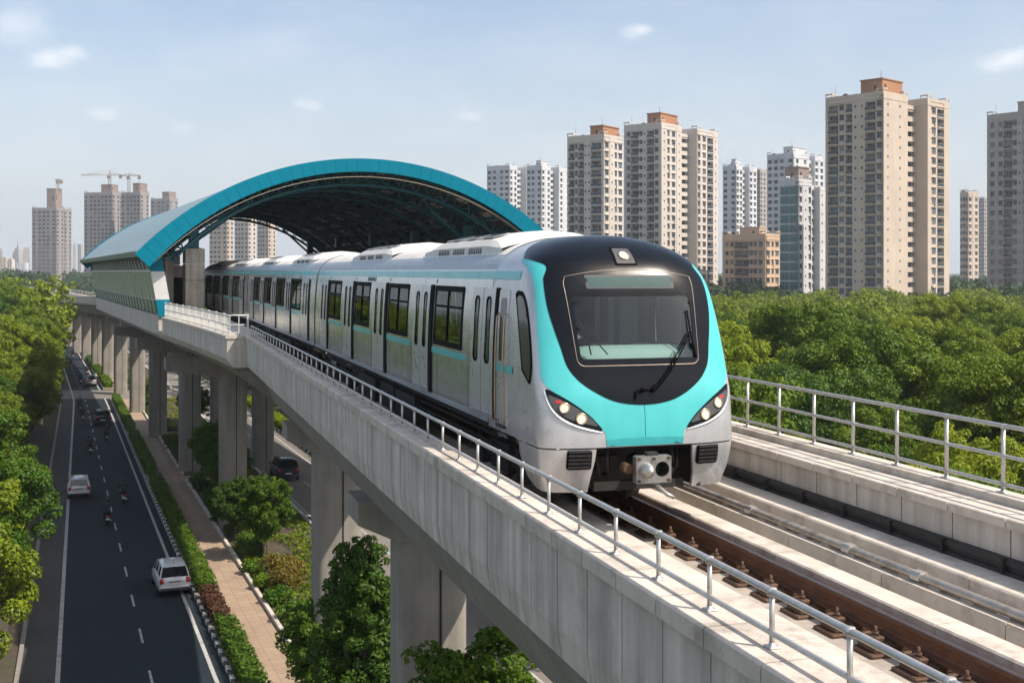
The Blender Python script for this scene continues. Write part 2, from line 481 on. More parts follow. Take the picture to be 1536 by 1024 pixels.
def carriage_body(root, F, s0, s1, door_s, win_s, sides=(-1, 1), lead=False):
    # side walls
    for sg in sides:
        mb = MB()
        st = np.linspace(s0, s1, 14)
        # the wall has real openings where the windows are
        holes = [(d + o - .12, d + o + .12, 2.12, 3.14) for d in door_s for o in (-.335, .335)] + [(a + .09, b - .09, 2.29, 3.21) for a, b in win_s]
        ss = sorted(set([float(q) for q in st] + [h[i] for h in holes for i in (0, 1)])); zz = sorted(set([z for w, z in SIDE_SEC] + [2.12, 3.14, 2.29, 3.21]))
        for z0, z1 in zip(zz, zz[1:]):
            vs = []; fs = []
            for a, b in zip(ss, ss[1:]):
                if any(h[0] < (a + b)/2 < h[1] and h[2] < (z0 + z1)/2 < h[3] for h in holes): continue
                i = len(vs); vs += [F(a, sg*wside(z0), z0), F(b, sg*wside(z0), z0), F(b, sg*wside(z1), z1), F(a, sg*wside(z1), z1)]; fs.append((i, i+1, i+2, i+3))
            mb.add(vs, fs, 0, True)
        # rounded lower edge and the return under the body
        lo = [(SIDE_SEC[0][0], SIDE_SEC[0][1]), (SIDE_SEC[0][0] - .03, 1.16), (SIDE_SEC[0][0] - .3, 1.15)]
        mb.grid([[F(q, sg * w, z) for w, z in lo] for q in st], 1, False)
        mb.build('side_wall', [M['silver'], M['dark_metal']], root)
        mb = MB()
        panel_side(mb, F, s0 + .01, s1 - .01, 3.43, 3.555, sg, .006, 0, nz=3)
        mb.build('stripe', M['teal'], root)
        mb = MB()
        panel_side(mb, F, s0 + .02, s1 - .02, 1.19, 1.27, sg, .012, 0, nz=2, depth=.05)
        mb.build('sill', M['roof_grey'], root)
        for ds in door_s:
            mb = MB(); g = .012
            for a, b in ((ds - .66, ds - g), (ds + g, ds + .66)):
                c = (a + b)/2 + (.006 if a < ds - .1 else -.006)
                c = ds - .335 if a < ds - .1 else ds + .335
                panel_side(mb, F, a, b, 1.32, 2.125, sg, .022, 0, nz=6, depth=.06)
                panel_side(mb, F, a, b, 3.135, 3.29, sg, .022, 0, nz=2, depth=.06)
                panel_side(mb, F, a, c - .115, 2.125, 3.135, sg, .022, 0, nz=7, depth=.06)
                panel_side(mb, F, c + .115, b, 2.125, 3.135, sg, .022, 0, nz=7, depth=.06)
            panel_side(mb, F, ds - g, ds + g, 1.32, 3.29, sg, .006, 1, nz=8)
            panel_side(mb, F, ds - (.82 if lead and ds < 4 else .92), ds - .68, 1.28, 3.30, sg, .022, 1, nz=12)      # dark pocket edge
            panel_side(mb, F, ds + .675, ds + .70, 1.32, 3.29, sg, .004, 1, nz=8)
            w = wside(1.3)
            mb.obox(F(ds - .72, sg * w, 1.27), F.d * 1.42, F.r * sg * .06, (0, 0, .035), 2)
            d = mb.build('door', [M['silver_paint'], M['rubber'], M['steel']], root)
            for a in (ds - .335, ds + .335):
                mb = MB()
                ring_side(mb, F, a - .135, a + .135, 2.10, 3.16, .10, .03, sg, .030, 1)
                glass_side(mb, F, a - .112, a + .112, 2.12, 3.14, sg, .020, 0)
                mb.build('door_window', [M['win'], M['rubber']], d)
        for wa, wb in win_s:
            mb = MB()
            ring_side(mb, F, wa, wb, 2.20, 3.29, .06, .10, sg, .014, 1)
            glass_side(mb, F, wa + .09, wb - .09, 2.29, 3.21, sg, .004, 0)
            for q in (.5,):
                m = wa + (wb - wa) * q
                panel_side(mb, F, m - .025, m + .025, 2.30, 3.20, sg, .024, 1)
            panel_side(mb, F, wa + .10, wb - .10, 2.90, 2.94, sg, .022, 1, nz=1)
            wnd = mb.build('window', [M['win'], M['rubber']], root)
            mb = MB()
            panel_side(mb, F, wa - .25, wb + .12, 2.04, 2.15, sg, .005, 0, nz=2)
            mb.build('stripe', M['teal'], root)
        # panel seams, rivet plates and small marks over the doors
        q = s0 + 1.2; k = 0
        while q < s1 - .5:
            mb = MB(); panel_side(mb, F, q, q + .012, 1.28, 2.02, sg, .002, 0, nz=4, depth=.004); mb.build('panel_seam', M['dark_metal'], root)
            if k % 2:
                mb = MB(); panel_side(mb, F, q + .3, q + .36, 3.335, 3.40, sg, .004, 0, nz=1, depth=.004); mb.build('marking_plate', M['dark_metal'], root)
            q += 2.2; k += 1
    if lead:
        for a in (12.8,):
            mb = MB(); panel_side(mb, F, a, a + 1.0, 3.31, 3.42, -1, .014, 0, nz=1)
            for k in range(6): panel_side(mb, F, a + .08 + k * .15, a + .16 + k * .15, 3.33, 3.40, -1, .02, 1, nz=1)
            mb.build('vent_grille', [M['roof_grey'], M['dark_metal']], root)
    # roof
    vr = np.linspace(v_of_z(3.58), VTOP, 16)
    sec = [(-fw(v), fz(v)) for v in vr] + [(fw(v), fz(v)) for v in reversed(vr[:-1])]
    edge = v_of_z(3.78)
    mb = MB()
    n = int((s1 - s0) / .11); rows = []
    for k in range(n + 1):
        q = s0 + (s1 - s0) * k / n; rib = .010 if k % 3 == 0 else 0
        rows.append([F(q, t, z + (rib if z > 3.8 else 0)) for t, z in sec])
    mb.grid(rows, 0, False)
    for i, f in enumerate(mb.f):
        if (i % (len(sec) - 1)) in (0, 1, 2, len(sec) - 4, len(sec) - 3, len(sec) - 2): mb.m[i] = 1
    mb.build('roof', [M['roof_white'], M['roof_grey']], root)
    # roof end walls and gangway
    for q, on in ((s0 + .005, not lead), (s1 - .005, True)):
        if not on: continue
        mb = MB()
        ring = [F(q, -w, z) for w, z in SIDE_SEC] + [F(q, t, z) for t, z in sec[1:-1]] + [F(q, w, z) for w, z in reversed(SIDE_SEC)]
        mb.add(ring, [tuple(range(len(ring)))], 0)
        mb.build('end_wall', M['silver'], root)
    # air conditioning pods
    for c in ((6.3, 15.2) if lead else (5.5, 16.5)):
        pod(root, F, s0 * 0 + c)
    # saloon inside
    mb = MB()
    a_, b_ = s0 + .1, s1 - .1
    mb.obox(F(a_, -1.4, 1.22), F.d*(b_ - a_), F.r*2.8, (0, 0, .05), 1); mb.obox(F(a_, -1.3, 3.50), F.d*(b_ - a_), F.r*2.6, (0, 0, .04), 0)
    for q in door_s:
        for t in (-.5, .5): mb.tube([F(q, t, 1.27), F(q, t, 3.5)], .02, 6, 2)
    for wa, wb in win_s:
        for sg in (-1, 1): mb.obox(F(wa - .1, sg*1.40 - (.45 if sg > 0 else 0), 1.6), F.d*(wb - wa + .2), F.r*.45, (0, 0, .12), 0); mb.obox(F(wa - .1, sg*1.40 - (.06 if sg > 0 else 0), 1.7), F.d*(wb - wa + .2), F.r*.06, (0, 0, .5), 0)
    mb.build('saloon', [M['inner'], M['floor'], M['steel']], root)
    # underframe
    mb = MB()
    mb.obox(F(s0 + .2, -1.15, .95), F.d * (s1 - s0 - .4), F.r * 2.3, (0, 0, .22), 0)
    for a, b, t0, t1 in ((.30, .40, -1.35, -.5), (.42, .5, -1.3, -.4), (.52, .64, -1.35, -.6), (.36, .62, .5, 1.35)):
        mb.obox(F(s0 + (s1 - s0) * a, t0, .42), F.d * (s1 - s0) * (b - a), F.r * (t1 - t0), (0, 0, .55), 0)
    mb.tube([F(s0 + .5, -1.2, .9), F(s1 - .5, -1.2, .9)], .035, 6, 0)
    mb.tube([F(s0 + .5, -1.25, .78), F(s1 - .5, -1.25, .78)], .025, 6, 0)
    mb.build('underframe', M['under'], root)
    for c in ((s0 if not lead else .9) + 2.6, s1 - 3.2):
        mb = MB()
        for sg in (-1, 1):
            mb.obox(F(c - 1.5, sg * 1.0 - .08, .46), F.d * 3.0, F.r * .16, (0, 0, .2), 0)
            mb.obox(F(c - .5, sg * 1.02 - .1, .34), F.d * 1.0, F.r * .2, (0, 0, .45), 0)
            for a in (-1.1, 1.1):
                mb.obox(F(c + a - .14, sg * 1.05 - .08, .3), F.d * .28, F.r * .2, (0, 0, .3), 0)
                mb.tube([F(c + a + .25, sg * 1.05, .45), F(c + a + .25, sg * 1.05, .8)], .07, 8, 0)
        bg = mb.build('bogie', M['under'], root)
        for a in (-1.1, 1.1):
            for sg in (-1, 1):
                mb = MB()
                pr = [(.0, -.02), (.40, -.02), (.43, .0), (.43, .10), (.46, .12), (.46, .14), (0, .14)]
                base = F(c + a, sg * .69, .435); rows = []
                for r_, h in pr:
                    rows.append([base + F.d * (r_ * math.cos(x)) + Vector((0, 0, r_ * math.sin(x))) - F.r * sg * (h - .05) for x in [2 * math.pi * k / 20 for k in range(20)]])
                mb.grid(rows, 0, True, closed=True)
                mb.build('wheel', M['steel'], bg)
def pod(root, F, c):
    """roof air conditioner: a long low casing with sloped ends"""
    mb = MB()
    L_ = [(-2.9, .02), (-2.2, .17), (-1.9, .21), (1.6, .21), (1.9, .17), (2.6, .02)]
    rows = []
    for q, h in L_:
        k = h / .21
        row = []
        for t, z in ((-1.12, 3.80), (-1.10, 3.80 + .12 + .06 * k), (-.98, 3.95 + .14 * k), (-.5, 4.05 + .17 * k), (0, 4.09 + .17 * k), (.5, 4.05 + .17 * k), (.98, 3.95 + .14 * k), (1.10, 3.80 + .12 + .06 * k), (1.12, 3.80)):
            row.append(F(c + q, t, z))
        rows.append(row)
    mb.grid(rows, 0, False)
    p = mb.build('air_conditioner', [M['roof_white']], root)
    for a, b in ((-1.75, -.75), (-.6, .35), (.5, 1.5)):
        for sg in (-1, 1):
            mb = MB()
            u = F(c + a, sg * 1.108, 3.83); e1 = F.d * (b - a); e2 = F(0, sg * -.025, .15) - F(0, 0, 0)
            mb.obox(u, e1, e2, F.r * sg * .012, 0)
            for k in range(7): mb.obox(u + e1 * (.08 + k * .125) + e2 * .15, e1 * .06, e2 * .7, F.r * sg * .018, 1)
            mb.build('side_grille', [M['roof_grey'], M['dark_metal']], p)
            mb = MB()
            u = F(c + a, sg * .62, 4.205); e1 = F.d * (b - a); e2 = F(0, sg * .3, -.075) - F(0, 0, 0)
            mb.obox(u, e1, e2, (0, 0, .012), 0)
            for k in range(9): mb.obox(u + e1 * (.05 + k * .1) + e2 * .12 + Vector((0, 0, .011)), e1 * .05, e2 * .76, (0, 0, .006), 1)
            mb.build('top_grille', [M['roof_grey'], M['dark_metal']], p)
def train():
    F = CarFrame(0, 20)
    root = thing('lead_metro_carriage', 'leading metro carriage with the turquoise and black driving cab, lit headlamps and silver sides', 'train carriage', tuple(P(0, 0, 0)), HD(0) + math.pi / 2)
    SE = 2.9
    # doors and windows along the side
    D = [3.27 + 4.39 * k for k in range(5)]
    Wn = [(D[k] + 1.12, D[k] + 3.35) for k in range(4)]
    Wn = [(a + .15, b) for a, b in Wn]
    D_in = D
    carriage_body(root, F, SE - .0, 22.62, [d for d in D_in], Wn, lead=True)
    # ---- nose shell
    vcr = v_of_z(1.135)
    def qend(v): return 1 + max(0.0, SE - fs0(v) - fL(v))
    vs = list(np.linspace(vcr, VTOP - .02, 60))
    visor_half = [tz(0, 1.70), tz(.25, 1.718), tz(.46, 1.765), tz(.65, 1.85), tz(.84, 1.97), tz(.97, 2.09), tz(1.07, 2.25), tz(1.13, 2.5), tz(1.19, 2.75), tz(1.235, 3.0), tz(1.245, 3.25), tz(1.225, 3.45)]
    visor_half = spline(visor_half, 4)
    visor_half += spline([visor_half[-1], (.60, v_of_z(3.62)), (.80, v_of_z(3.70)), (1.0, v_of_z(3.74))], 5)[1:]
    visor_half += [(1.0, v) for v in np.linspace(v_of_z(3.76), VTOP - .01, 24)]
    visor = mirror(visor_half)
    hole_half = [tz(0, 1.80), tz(.5, 1.86), tz(.85, 2.08), tz(1.0, 2.4), tz(1.12, 3.0), tz(1.12, 3.4), (.5, v_of_z(3.66)), (.2, v_of_z(3.9)), (0, v_of_z(4.0))]
    hole = mirror(hole_half)
    half = [(0, vcr)] + [(q, vcr) for q in (.3, .6, 1.0)] + [(qend(v), v) for v in vs] + [(0, vs[-1])]
    mb = MB()
    skin(mb, mirror(half), [hole], 0.0, depth=0)
    mb.build('cab_shell', M['silver_paint'], root)
    # ---- roof-edge grey band and teal stripe run into the nose already; lower skirts
    for sg in (-1, 1):
        mb = MB()
        z1 = 1.115
        vs2 = list(np.linspace(v_of_z(.5), v_of_z(z1), 12))
        inner = [(.72, z1), (.735, .95), (.76, .8), (.79, .5)]
        o = [(sg * q_of_t(t, v_of_z(z)), v_of_z(z)) for t, z in reversed(inner)]
        o += [(sg * q, v_of_z(z1)) for q in (.4, .7, 1.0)]
        qe = 1.75
        o += [(sg * qe, v_of_z(z1)), (sg * qe, v_of_z(.95)), (sg * 1.45, v_of_z(.62)), (sg * 1.2, v_of_z(.53)), (sg * 1.0, v_of_z(.5)), (sg * .7, v_of_z(.5))]
        skin(mb, o, [], -.004, depth=.05)
        sk = mb.build('skirt', M['silver_paint'], root)
        # louvred grille on the skirt
        mb = MB()
        for k, (z0, z1_) in enumerate([(.845, 1.105)]):
            o = [tz(sg * t, z) for t, z in roundrect(.79, 1.13, z0, z1_, .03)]
            skin(mb, o, [], .03, depth=.05)
        for k in range(5):
            zc = .872 + k * .052
            o = [tz(sg * t, z) for t, z in roundrect(.81, 1.11, zc, zc + .03, .008, 2)]
            skin(mb, o, [], .05, step=.1, depth=.03, mat=1)
        mb.build('buffer_grille', [M['rubber'], M['dark_metal']], root)
    # seam between cab and skirt
    # ---- turquoise surround
    teal_half = [tz(0, 1.15), tz(.3, 1.15), tz(.575, 1.155), tz(.585, 1.30), tz(.64, 1.385), tz(.86, 1.61), tz(1.12, 1.79), tz(1.36, 1.97), tz(1.415, 2.1)]
    teal_half = teal_half[:3] + spline(teal_half[3:], 5)
    teal_half += spline([tz(1.415, 2.1), tz(1.41, 2.4), tz(1.395, 2.75), tz(1.375, 3.05), tz(1.35, 3.35), (.83, v_of_z(3.5)), (.92, v_of_z(3.60)), (1.05, v_of_z(3.675))], 5)[1:]
    teal_half += [(1.1, v_of_z(3.72)), (.9, v_of_z(3.76)), (.7, v_of_z(3.73)), (.5, v_of_z(3.69)), (.3, v_of_z(3.66)), (0, v_of_z(3.66))]
    mb = MB(); skin(mb, mirror(teal_half), [hole], .005, depth=.01)
    mb.build('front_surround', M['teal'], root)
    # darker lower lip of the turquoise panel
    mb = MB(); skin(mb, mirror([tz(0, 1.145), tz(.57, 1.15), tz(.58, 1.235), tz(.3, 1.255), tz(0, 1.26)]), [], .009, depth=.014)
    mb.build('front_lip', mat('turquoise_lip', (.03, .30, .315), .4, 0, .08), root)
    # ---- black visor
    glass_o = [tz(t, z) for t, z in roundrect(-.86, .86, 2.33, 3.20, .06, 4, .04)]
    disp_o = [tz(t, z) for t, z in roundrect(-.67, .67, 3.30, 3.49, .01, 1, .01)]
    mb = MB(); skin(mb, visor, [glass_o], .012, depth=.05)
    mb.build('front_visor', M['black_gloss'], root)
    mb = MB(); skin(mb, glass_o, [], .006, depth=0, step=.12)
    mb.build('windscreen', M['glass'], root)
    # thin seam round the windscreen frame
    fr = roundrect(-.915, .915, 2.235, 3.46, .10, 5, .08)
    fr = [(t, z + .11 * (1 - (t / 1.0) ** 2) * max(0, (z - 3.3) / .16)) for t, z in fr]
    fr_d = []
    for i in range(len(fr)):
        a = fr[i]; b = fr[(i+1) % len(fr)]; n = max(1, int(math.hypot(a[0]-b[0], a[1]-b[1]) / .08))
        for k in range(n):
            t = a[0] + (b[0]-a[0])*k/n; z = a[1] + (b[1]-a[1])*k/n
            if a[1] > 3.4 and b[1] > 3.4: z = 3.46 + .11 * (1 - min(1, (t/1.0)**2)) + (min(a[1], 0))
            fr_d.append((t, z))
    mb = MB(); mb.tube([PN(*tz(t, z), .014) for t, z in fr_d + fr_d[:1]], .006, 5, 0, cap=False)
    mb.build('windscreen_seam', mat('copper_seam', (.30, .24, .20), .4, .6), root)
    mb = MB(); skin(mb, disp_o, [], .016, depth=.02, mat=0)
    o2 = [tz(t, z) for t, z in roundrect(-.63, .63, 3.325, 3.465, .01, 1, .01)]
    skin(mb, o2, [], .018, depth=.004, mat=1)
    mb.build('destination_display', [M['lens_grey'], M['display']], root)
    # top headlamp
    o = [tz(t, z) for t, z in roundrect(-.17, .17, 3.63, 3.885, .02, 3, -.015)]
    mb = MB(); skin(mb, o, [], .022, depth=.05, mat=0)
    o = [tz(t, z) for t, z in roundrect(-.145, .145, 3.65, 3.865, .02, 3, -.015)]
    skin(mb, o, [], .026, depth=.01, mat=1)
    hl = mb.build('roof_headlamp', [M['rubber'], M['lens_grey']], root)
    c = PN(*tz(0, 3.755), .03); nrm = (PN(*tz(0, 3.755), .1) - c).normalized()
    lamp_disc(c, nrm, .085, hl, .03)
    # ---- headlights
    for sg in (-1, 1):
        o = spline([tz(sg*t, z) for t, z in ((1.375, 1.93), (1.33, 1.74), (1.22, 1.585), (1.02, 1.465), (.80, 1.40), (.64, 1.365), (.70, 1.46), (.84, 1.60), (1.05, 1.755), (1.24, 1.87))], 5, True)
        mb = MB(); skin(mb, o, [], .012, depth=.03)
        cx = sum(q for q, v in o) / len(o); cv = sum(v for q, v in o) / len(o)
        o2 = [(cx + (q - cx) * .87, cv + (v - cv) * .74) for q, v in o]
        skin(mb, o2, [], .016, depth=.01, mat=1)
        h = mb.build('headlight', [M['black_gloss'], M['lens_grey']], root)
        for t, z, r_, litp in ((1.155, 1.685, .075, True), (.93, 1.535, .08, True)):
            c = PN(*tz(sg*t, z), .02); nrm = (PN(*tz(sg*t, z), .1) - c).normalized()
            lamp_disc(c, nrm, r_, h, .02)
        mb = MB(); skin(mb, [tz(sg*t, z) for t, z in roundrect(1.19, 1.27, 1.745, 1.785, .015, 2)], [], .021, depth=.01, step=.1)
        mb.build('marker_light', M['red_lens'], h)
        # chrome edge under the headlight
        e = spline([tz(sg*t, z) for t, z in ((1.40, 1.92), (1.355, 1.72), (1.235, 1.555), (1.02, 1.435), (.80, 1.37), (.62, 1.335))], 5)
        mb = MB(); mb.tube([PN(q, v, .002) for q, v in e], [.006 + .016 * math.sin(math.pi * k / (len(e)-1)) for k in range(len(e))], 6, 0)
        mb.build('headlight_trim', M['silver_paint'], h)
    # ---- quarter window and cab door on each side
    for sg in (-1, 1):
        o = spline([(sg * (1 + s_), v_of_z(z)) for s_, z in ((.30, 3.27), (.02, 3.20), (-.06, 2.7), (-.03, 2.2), (.10, 1.98), (.22, 2.02))], 5)
        o += [(sg * 1.42, v_of_z(2.14)), (sg * 1.42, v_of_z(3.22))]
        mb = MB(); skin(mb, o, [], .012, depth=.03, mat=0)
        cx = sum(q for q, v in o) / len(o); cv = sum(v for q, v in o) / len(o)
        o2 = [(cx + (q - cx) * .8, cv + (v - cv) * .9) for q, v in o]
        skin(mb, o2, [], .015, depth=.01, mat=1)
        mb.build('quarter_window', [M['rubber'], M['wind']], root)
        mb = MB()
        for s_ in (1.96, 2.36):
            w = wside(2)
            mb.tube([F(s_, sg * (wside(z) + (.05 if 1.3 < z < 2.9 else 0.01)), z) for z in (1.28, 1.32, 1.6, 2.0, 2.4, 2.85, 2.92)], .014, 6, 0)
        mb.build('grab_rail', M['brass'], root)
        mb = MB()
        panel_side(mb, F, 1.90, 2.42, 1.24, 3.27, sg, .012, 0, nz=12, depth=.03)
        panel_side(mb, F, 2.02, 2.30, 2.2, 3.15, sg, .016, 1, r=.06, nz=8, depth=.01)
        panel_side(mb, F, 1.60, 2.85, 2.04, 2.15, sg, .014, 2, nz=2, depth=.004)
        mb.obox(F(1.95, sg * 1.47, 1.2), F.d * .42, F.r * sg * .05, (0, 0, .05), 3)
        mb.build('cab_door', [M['silver_paint'], M['wind'], M['teal'], M['dark_metal']], root)
    # fine seams: centre line of the bonnet, edge of the cab shell
    mb = MB(); mb.tube([PN(*tz(0, z), .0055) for z in np.linspace(1.27, 1.69, 8)], .004, 4, 0, cap=False); mb.build('bonnet_seam', M['dark_metal'], root)
    mb = MB()
    for sg in (-1, 1): mb.tube([F(2.88, sg * (wside(z) + .001), z) for z in np.linspace(1.14, 3.56, 16)], .006, 4, 0, cap=False)
    mb.build('shell_joint', M['dark_metal'], root)
    # stripe lead-in above the cab
    mb = MB()
    for sg in (-1, 1): panel_side(mb, F, 1.55, SE + .05, 3.43, 3.555, sg, .010, 0, nz=3)
    mb.build('stripe', M['teal'], root)
    # ---- wipers
    for pts, bl in ((((-.02, 1.86), (.30, 2.0), (.80, 2.65)), ((.80, 3.03), (.80, 2.65), (.86, 2.30))),):
        mb = MB()
        for dx in (-.02, .03):
            mb.tube([PN(*tz(t + dx, z), .05) for t, z in ((.16, 1.90), (.40, 2.13), (.62, 2.42), (.82, 2.67))], .011, 6, 0)
        mb.tube([PN(*tz(t, z), o_) for t, z, o_ in ((.82, 2.98, .03), (.825, 2.67, .045), (.87, 2.32, .03))], .013, 6, 0)
        mb.tube([PN(*tz(t, z), .03) for t, z in ((-.14, 1.78), (-.13, 1.87), (-.02, 1.90), (.16, 1.90))], .016, 6, 0)
        for t, z in ((-.02, 1.895), (.14, 1.90), (.17, 1.93)):
            mb.lathe([(0, -.03), (.035, -.03), (.035, .02), (0, .02)], PN(*tz(t, z), .04), 'Y', 8, 0)
        mb.build('wiper', M['rubber'], root)
    mb = MB()
    mb.tube([PN(*tz(t, z), -.03) for t, z in ((-.70, 2.40), (-.73, 2.62), (-.76, 2.95))], .011, 6, 0)
    mb.tube([PN(*tz(t, z), -.04) for t, z in ((-.45, 2.40), (-.60, 2.58), (-.73, 2.68))], .009, 6, 0)
    mb.build('sun_visor_arm', M['rubber'], root)
    # ---- cab interior
    mb = MB()
    mb.obox(F(.8, -1.3, 1.2), F.d * 2.0, F.r * 2.6, (0, 0, .05), 1)                # floor
    mb.obox(F(2.75, -1.34, 1.25), F.d * .05, F.r * .95, (0, 0, 2.2), 1)           # rear wall with a doorway
    mb.obox(F(2.75, .25, 1.25), F.d * .05, F.r * 1.05, (0, 0, 2.2), 1)
    mb.obox(F(2.75, -.39, 3.05), F.d * .05, F.r * .64, (0, 0, .4), 1)
    mb.obox(F(2.80, -.42, 1.25), F.d * .02, F.r * .70, (0, 0, 1.85), 1)           # the door itself
    for t0_, t1_, z0_, z1_, m_ in ((-1.2, -.98, 2.2, 3.2, 0), (-.80, -.66, 2.3, 3.25, 2), (-.47, -.41, 1.3, 3.2, 0), (.24, .32, 1.3, 3.3, 2), (.46, .56, 1.8, 3.3, 0), (.66, .98, 2.1, 3.2, 0), (1.08, 1.16, 2.0, 3.2, 2)):
        mb.obox(F(2.70, t0_, z0_), F.d * .04, F.r * (t1_ - t0_), (0, 0, z1_ - z0_), m_)
    for sg in (-1, 1):
        mb.obox(F(1.2, sg * 1.35 - .02, 1.25), F.d * 1.6, F.r * .04, (0, 0, .95), 1)
        mb.obox(F(1.9, sg * 1.35 - .02, 2.2), F.d * .8, F.r * .04, (0, 0, 1.2), 0)
    mb.tube([F(2.3, -.62, 1.25), F(2.3, -.62, 3.4)], .025, 8, 3)
    mb.build('cab_interior', [M['cab_light'], M['cab_dark'], M['silver'], M['brass']], root)
    mb = MB()
    rows = []
    for s_, z in ((.55, 2.28), (.6, 2.42), (.75, 2.50), (1.0, 2.46), (1.25, 2.30), (1.32, 1.6)):
        rows.append([F(s_ + .12 * (abs(t) / 1.2) ** 2, t, z - .08 * (abs(t) / 1.15) ** 4) for t in np.linspace(-1.22, 1.22, 13)])
    mb.grid(rows, 0, True)
    for t in (-.5, .1, .55): mb.obox(F(.95, t, 2.47), F.d * .2, F.r * .3, (0, 0, .04), 1)
    mb.build('driver_console', [M['cab_light'], M['cab_dark']], root)
    mb = MB()
    mb.bbox(-.26, .26, -.24, .26, 0, .14, .05); mb.bbox(-.25, .25, .18, .32, .1, .78, .06); mb.bbox(-.15, .15, .2, .30, .8, 1.0, .05)
    mb.box(-.06, .06, -.06, .06, -.45, 0)
    seat = MB(); seat.add([F(1.85 + y, x - .15, 1.72 + z) for x, y, z in mb.v], mb.f)
    seat.build('driver_seat', mat('seat_blue', (.02, .045, .07), .8), root)
    # ---- coupler recess
    mb = MB()
    mb.obox(F(.95, -.95, .45), F.d * .08, F.r * 1.9, (0, 0, .75), 0)
    mb.obox(F(.25, -.98, 1.1), F.d * .8, F.r * 1.96, (0, 0, .04), 0)
    for sg in (-1, 1):
        mb.obox(F(.35, sg * .9 - .03, .5), F.d * .7, F.r * .06, (0, 0, .62), 0)
        mb.tube([F(.5, sg * .62, 1.05), F(.42, sg * .60, .8), F(.6, sg * .5, .62)], .03, 6, 0)
        mb.tube([F(.4, sg * .48, 1.08), F(.34, sg * .5, .9), F(.5, sg * .42, .7), F(.8, sg * .4, .66)], .024, 6, 0)
    mb.obox(F(.38, -.68, .50), F.d * .12, F.r * 1.36, (0, 0, .12), 0)
    for x in (-.55, -.35, .33, .5): mb.obox(F(.6, x, .75), F.d * .15, F.r * .14, (0, 0, .2), 0)
    mb.build('coupler_recess', M['under'], root)
    mb = MB()
    pl = roundrect(-.26, .26, .665, 1.035, .02, 2)
    hc = (.125, .85)
    ho = [(hc[0] + .105 * math.cos(2*math.pi*k/14), hc[1] + .105 * math.sin(2*math.pi*k/14)) for k in range(14)]
    pts = [Vector(p) for p in pl + ho]; e = [(i, (i+1) % len(pl)) for i in range(len(pl))] + [(len(pl)+i, len(pl)+(i+1) % 14) for i in range(14)]
    r_ = delaunay_2d_cdt(pts, e, [], 0, 1e-5)
    tr = [f for f in r_[2] if not inside((sum(r_[0][i].x for i in f)/3, sum(r_[0][i].y for i in f)/3), ho)]
    mb.add([F(-.12, p.x, p.y) for p in r_[0]], tr, 0)
    mb.add([F(-.12, t, z) for t, z in pl] + [F(.0, t, z) for t, z in pl], [(i, (i+1) % len(pl), len(pl)+(i+1) % len(pl), len(pl)+i) for i in range(len(pl))], 0)
    mb.add([F(-.12, t, z) for t, z in ho] + [F(.12, t, z) for t, z in ho], [(i, (i+1) % 14, 14+(i+1) % 14, 14+i) for i in range(14)] + [tuple(range(14, 28))], 1, True)
    # cone
    rows = []
    for r2, s2 in ((.105, -.12), (.105, -.16), (.095, -.22), (.06, -.28), (.03, -.31), (0, -.315)):
        rows.append([F(s2, -.115 + r2 * math.cos(2*math.pi*k/16), .85 + r2 * math.sin(2*math.pi*k/16)) for k in range(16)])
    mb.grid(rows, 0, True, closed=True)
    mb.tube([F(.0, 0, .85), F(.6, 0, .85)], .13, 10, 1)
    for t, z in ((-.22, 1.0), (.22, 1.0), (-.22, .70), (.22, .70), (0, 1.0)):
        mb.tube([F(-.12, t, z), F(-.15, t, z)], .022, 8, 2)
    mb.obox(F(-.08, -.08, 1.035), F.d * .12, F.r * .16, (0, 0, .04), 1)
    mb.tube([F(-.02, -.33, .86), F(.16, -.33, .86)], .07, 10, 2)
    mb.tube([F(-.05, .02, .66), F(-.2, .16, .52), F(-.26, .24, .48)], [.035, .03, .026], 8, 0)
    mb.tube([F(.1, .33, .9), F(.2, .42, .75), F(.3, .36, .6)], .022, 6, 1)
    mb.build('coupler', [M['steel'], M['under'], mat('rusted_bolt', (.09, .05, .03), .7, .3)], root)
    # trailing carriages
    for i, (a, b, lab) in enumerate(((22.95, 45.75, 'second metro carriage, silver with a turquoise roof stripe, coupled right behind the driving car'),
                                     (46.1, 68.9, 'third metro carriage standing under the arched station roof behind the pier column'))):
        F2 = CarFrame(a, b)
        r2 = thing('metro_carriage', lab, 'train carriage', tuple(P(a, 0, 0)), F2.rz() + 0)
        n = F2.len
        D2 = [2.1 + 4.6 * k for k in range(5)]
        W2 = [(D2[k] + 1.22, D2[k] + 3.5) for k in range(4)]
        carriage_body(r2, F2, 0, n, D2, W2)
        mb = MB()
        for k in range(5):
            q = -.36 + k * .07
            mb.obox(F2(q, -1.12 - .02 * (k % 2), 1.2), F2.d * .06, F2.r * (2.24 + .04 * (k % 2)), (0, 0, 2.45), 0)
        mb.build('gangway_bellows', M['rubber'], r2)
def lamp_disc(c, nrm, r, parent, depth=.02):
    nrm = nrm.normalized(); a = Vector((0, 0, 1)); u = nrm.cross(a).normalized(); w = nrm.cross(u)
    mb = MB(); n = 18
    def ring(rr, h): return [c + nrm * h + (u * math.cos(2*math.pi*k/n) + w * math.sin(2*math.pi*k/n)) * rr for k in range(n)]
    mb.grid([ring(r, -.01), ring(r, .012), ring(r * .86, .014), ring(r * .7, .004)], 0, True, closed=True)
    mb.grid([ring(r * .7, .004), ring(r * .4, .008)], 1, True, closed=True); mb.grid([ring(r * .4, .008), ring(.0001, .012)], 2, True, closed=True)
    mb.build('lamp', [M['lit_rim'], M['lit'], M['lit_core']], parent)
train()
